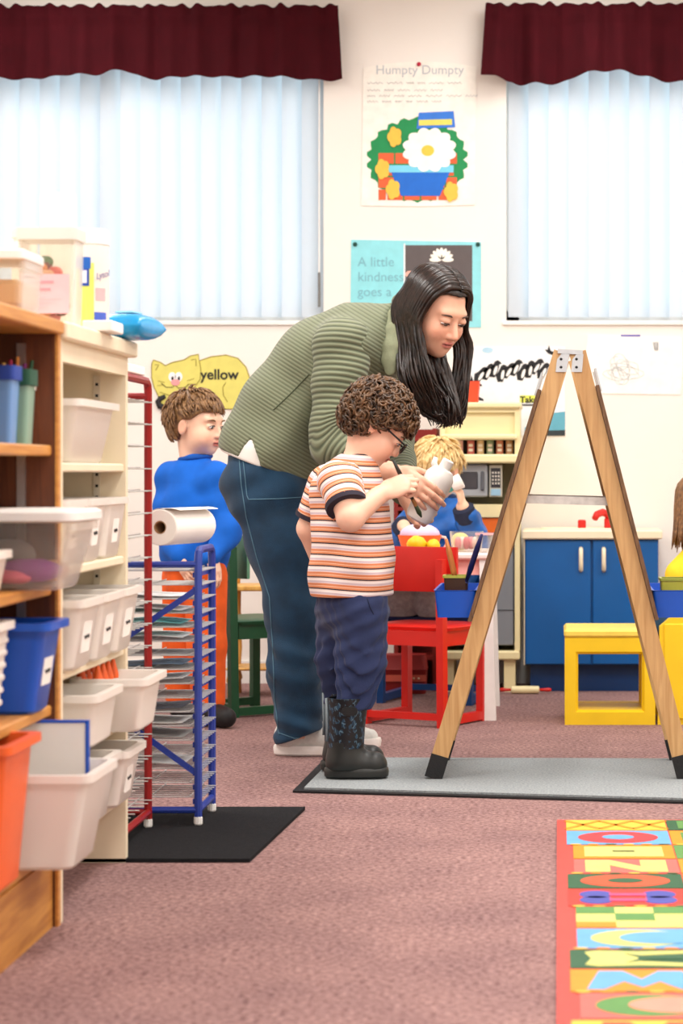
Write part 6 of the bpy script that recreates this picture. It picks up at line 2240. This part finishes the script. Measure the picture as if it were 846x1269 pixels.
MB().tube([Vector(k_(543, 616)) - org + Vector((.056 * math.cos(2 * PI * k / 20), .05 * math.sin(2 * PI * k / 20), .0)) for k in range(21)], .012, 8).build('collar', mat('navy_collar', (20, 50, 92), .8), bo, smooth=True)
F = Field(np.array(org) + (-.30, -.34, -.005), np.array(org) + (.26, .24, .22), .0048)
for q in (kn1, kn2):
    F.chain(q, [.066, .056, .05, .046], .03)
F.cone(k_(545, 738, 8.45), k_(545, 725, 8.45), .1, .1, .03, wide=((1, 0, 0), 1.1))
F.cut((0, 0, org.z + .001), (0, 0, -1), .004)
v, f = F.mesh()
fmesh('trousers', v, f, mat('grey_marl', (150, 152, 156), .9, .2, 60), bo, org)
short_hair(H3, bo, org, hair_material('blonde_hair', (246, 220, 162), (204, 164, 100), 80, .45), 480, .011, .06, 8, .05, .0048, .02)
# toy cup held at the child's face
cpz = k_(566, 597, 8.135)
t = thing('toy_cup', 'small white toy cup with teal side held by the fair-haired child', 'toy cup', cpz)
MB().tube([(-.02, 0, -.012), (-.012, 0, -.008), (.016, 0, .004), (.018, 0, .005)], [.022, .026, .028, .024], 16).build('cup', mat('white_toy_cup', (240, 238, 232), .4), t, smooth='auto')
MB().tube([(-.055, .002, -.028), (-.03, .002, -.018), (-.0225, .002, -.0135)], [.016, .022, .021], 14).build('teal_base', ink((70, 160, 150), 'teal_toy'), t, smooth='auto')

# ============================================================ the child at the right, mostly outside the frame
GY = 7.78
org = Vector((.52, GY, .2505))
bo = thing('person', 'child in a yellow T-shirt with long brown hair in the yellow armchair', 'person', org)
H4 = Head((.50, GY, .735), facing(75, 10), .92, True)
F = Field((.22, GY - .22, .245), (.74, GY + .22, .90), .005)
F.chain([(.56, GY, .33), (.54, GY, .45), (.52, GY, .55)], [.08, .085, .07], .03, (LAT, 1.15))
sA, eA, wA = Vector((.48, GY - .09, .565)), Vector((.40, GY - .10, .47)), Vector((.43, GY - .04, .42))
sB, eB, wB = Vector((.50, GY + .105, .565)), Vector((.46, GY + .11, .45)), Vector((.44, GY + .06, .42))
for a, e_, q, r_ in ((sA, eA, wA, False), (sB, eB, wB, True)):
    F.chain([a, e_, q], [.04, .034, .024], .02)
    hand(F, q, (.2, .3, -.3), (0, 0, 1), .6, (.6,) * 4, .04, (.5, .3), r_)
for s in (-1, 1):
    F.chain([(.54, GY + s * .05, .325), (.37, GY + s * .06, .315)], [.062, .052], .02)
F.cone((.52, GY, .58), H4.P(-.02, 0, -.04), .04, .045, .02)
H4.grow(F)
v, f = F.mesh()
fmesh('body', v, f, M['skin'], bo, org, H4.colour(v, (240, 194, 164), (200, 116, 104), .6))
H4.features(bo, org, ink((120, 84, 50)), (0, 0), .1)
F = Field((.26, GY - .24, .30), (.74, GY + .24, .68), .0046)
F.chain([(.57, GY, .30), (.55, GY, .44), (.53, GY, .56)], [.105, .1, .082], .03, (LAT, 1.18))
for a, e_ in ((sA, eA), (sB, eB)):
    F.cone(a, lerp(a, e_, .7), .052, .058, .02)
    F.cut(lerp(a, e_, .8), e_ - a) if False else None
F.cut((.52, GY, .33), (0, 0, -1))
v, f = F.mesh()
fmesh('yellow_shirt', v, f, mat('yellow_jersey', (244, 204, 40), .85, .06, 20), bo, org)
F = Field((.26, GY - .2, .245), (.74, GY + .2, .46), .005)
for s in (-1, 1):
    F.chain([(.55, GY + s * .05, .33), (.37, GY + s * .06, .32)], [.07, .06], .02)
F.cut((0, 0, .2512), (0, 0, -1), .004)
v, f = F.mesh()
fmesh('shorts', v, f, den, bo, org)
mb = MB()
F = H4.cap(.005, .014, .055, -.08, .0)
v, f = F.mesh()
mb.v = [tuple(q) for q in (v - np.array(org))]
mb.f = [tuple(q) for q in f]
rnd = random.Random(2)
for k in range(150):
    a = rnd.uniform(-2.4, 2.4) + PI
    ca, sa = math.cos(a), math.sin(a)
    pts = [Vector(H4.P(-.02 + .03 * ca, .03 * sa, .125)) - org, Vector(H4.P(-.02 + .09 * ca, .085 * sa, .07)) - org, Vector(H4.P(-.025 + .1 * ca, .092 * sa, 0)) - org, Vector(H4.P(-.03 + .1 * ca, .094 * sa, -.07)) - org, Vector(H4.P(-.04 + .1 * ca, .1 * sa, -.14 - rnd.uniform(0, .04))) - org]
    lock(mb, pts, .008, sub=3)
mb.build('hair', hair_material('brown_long_hair', (150, 108, 68), (100, 68, 40), 80, .4), bo, smooth=True, kind='stuff')
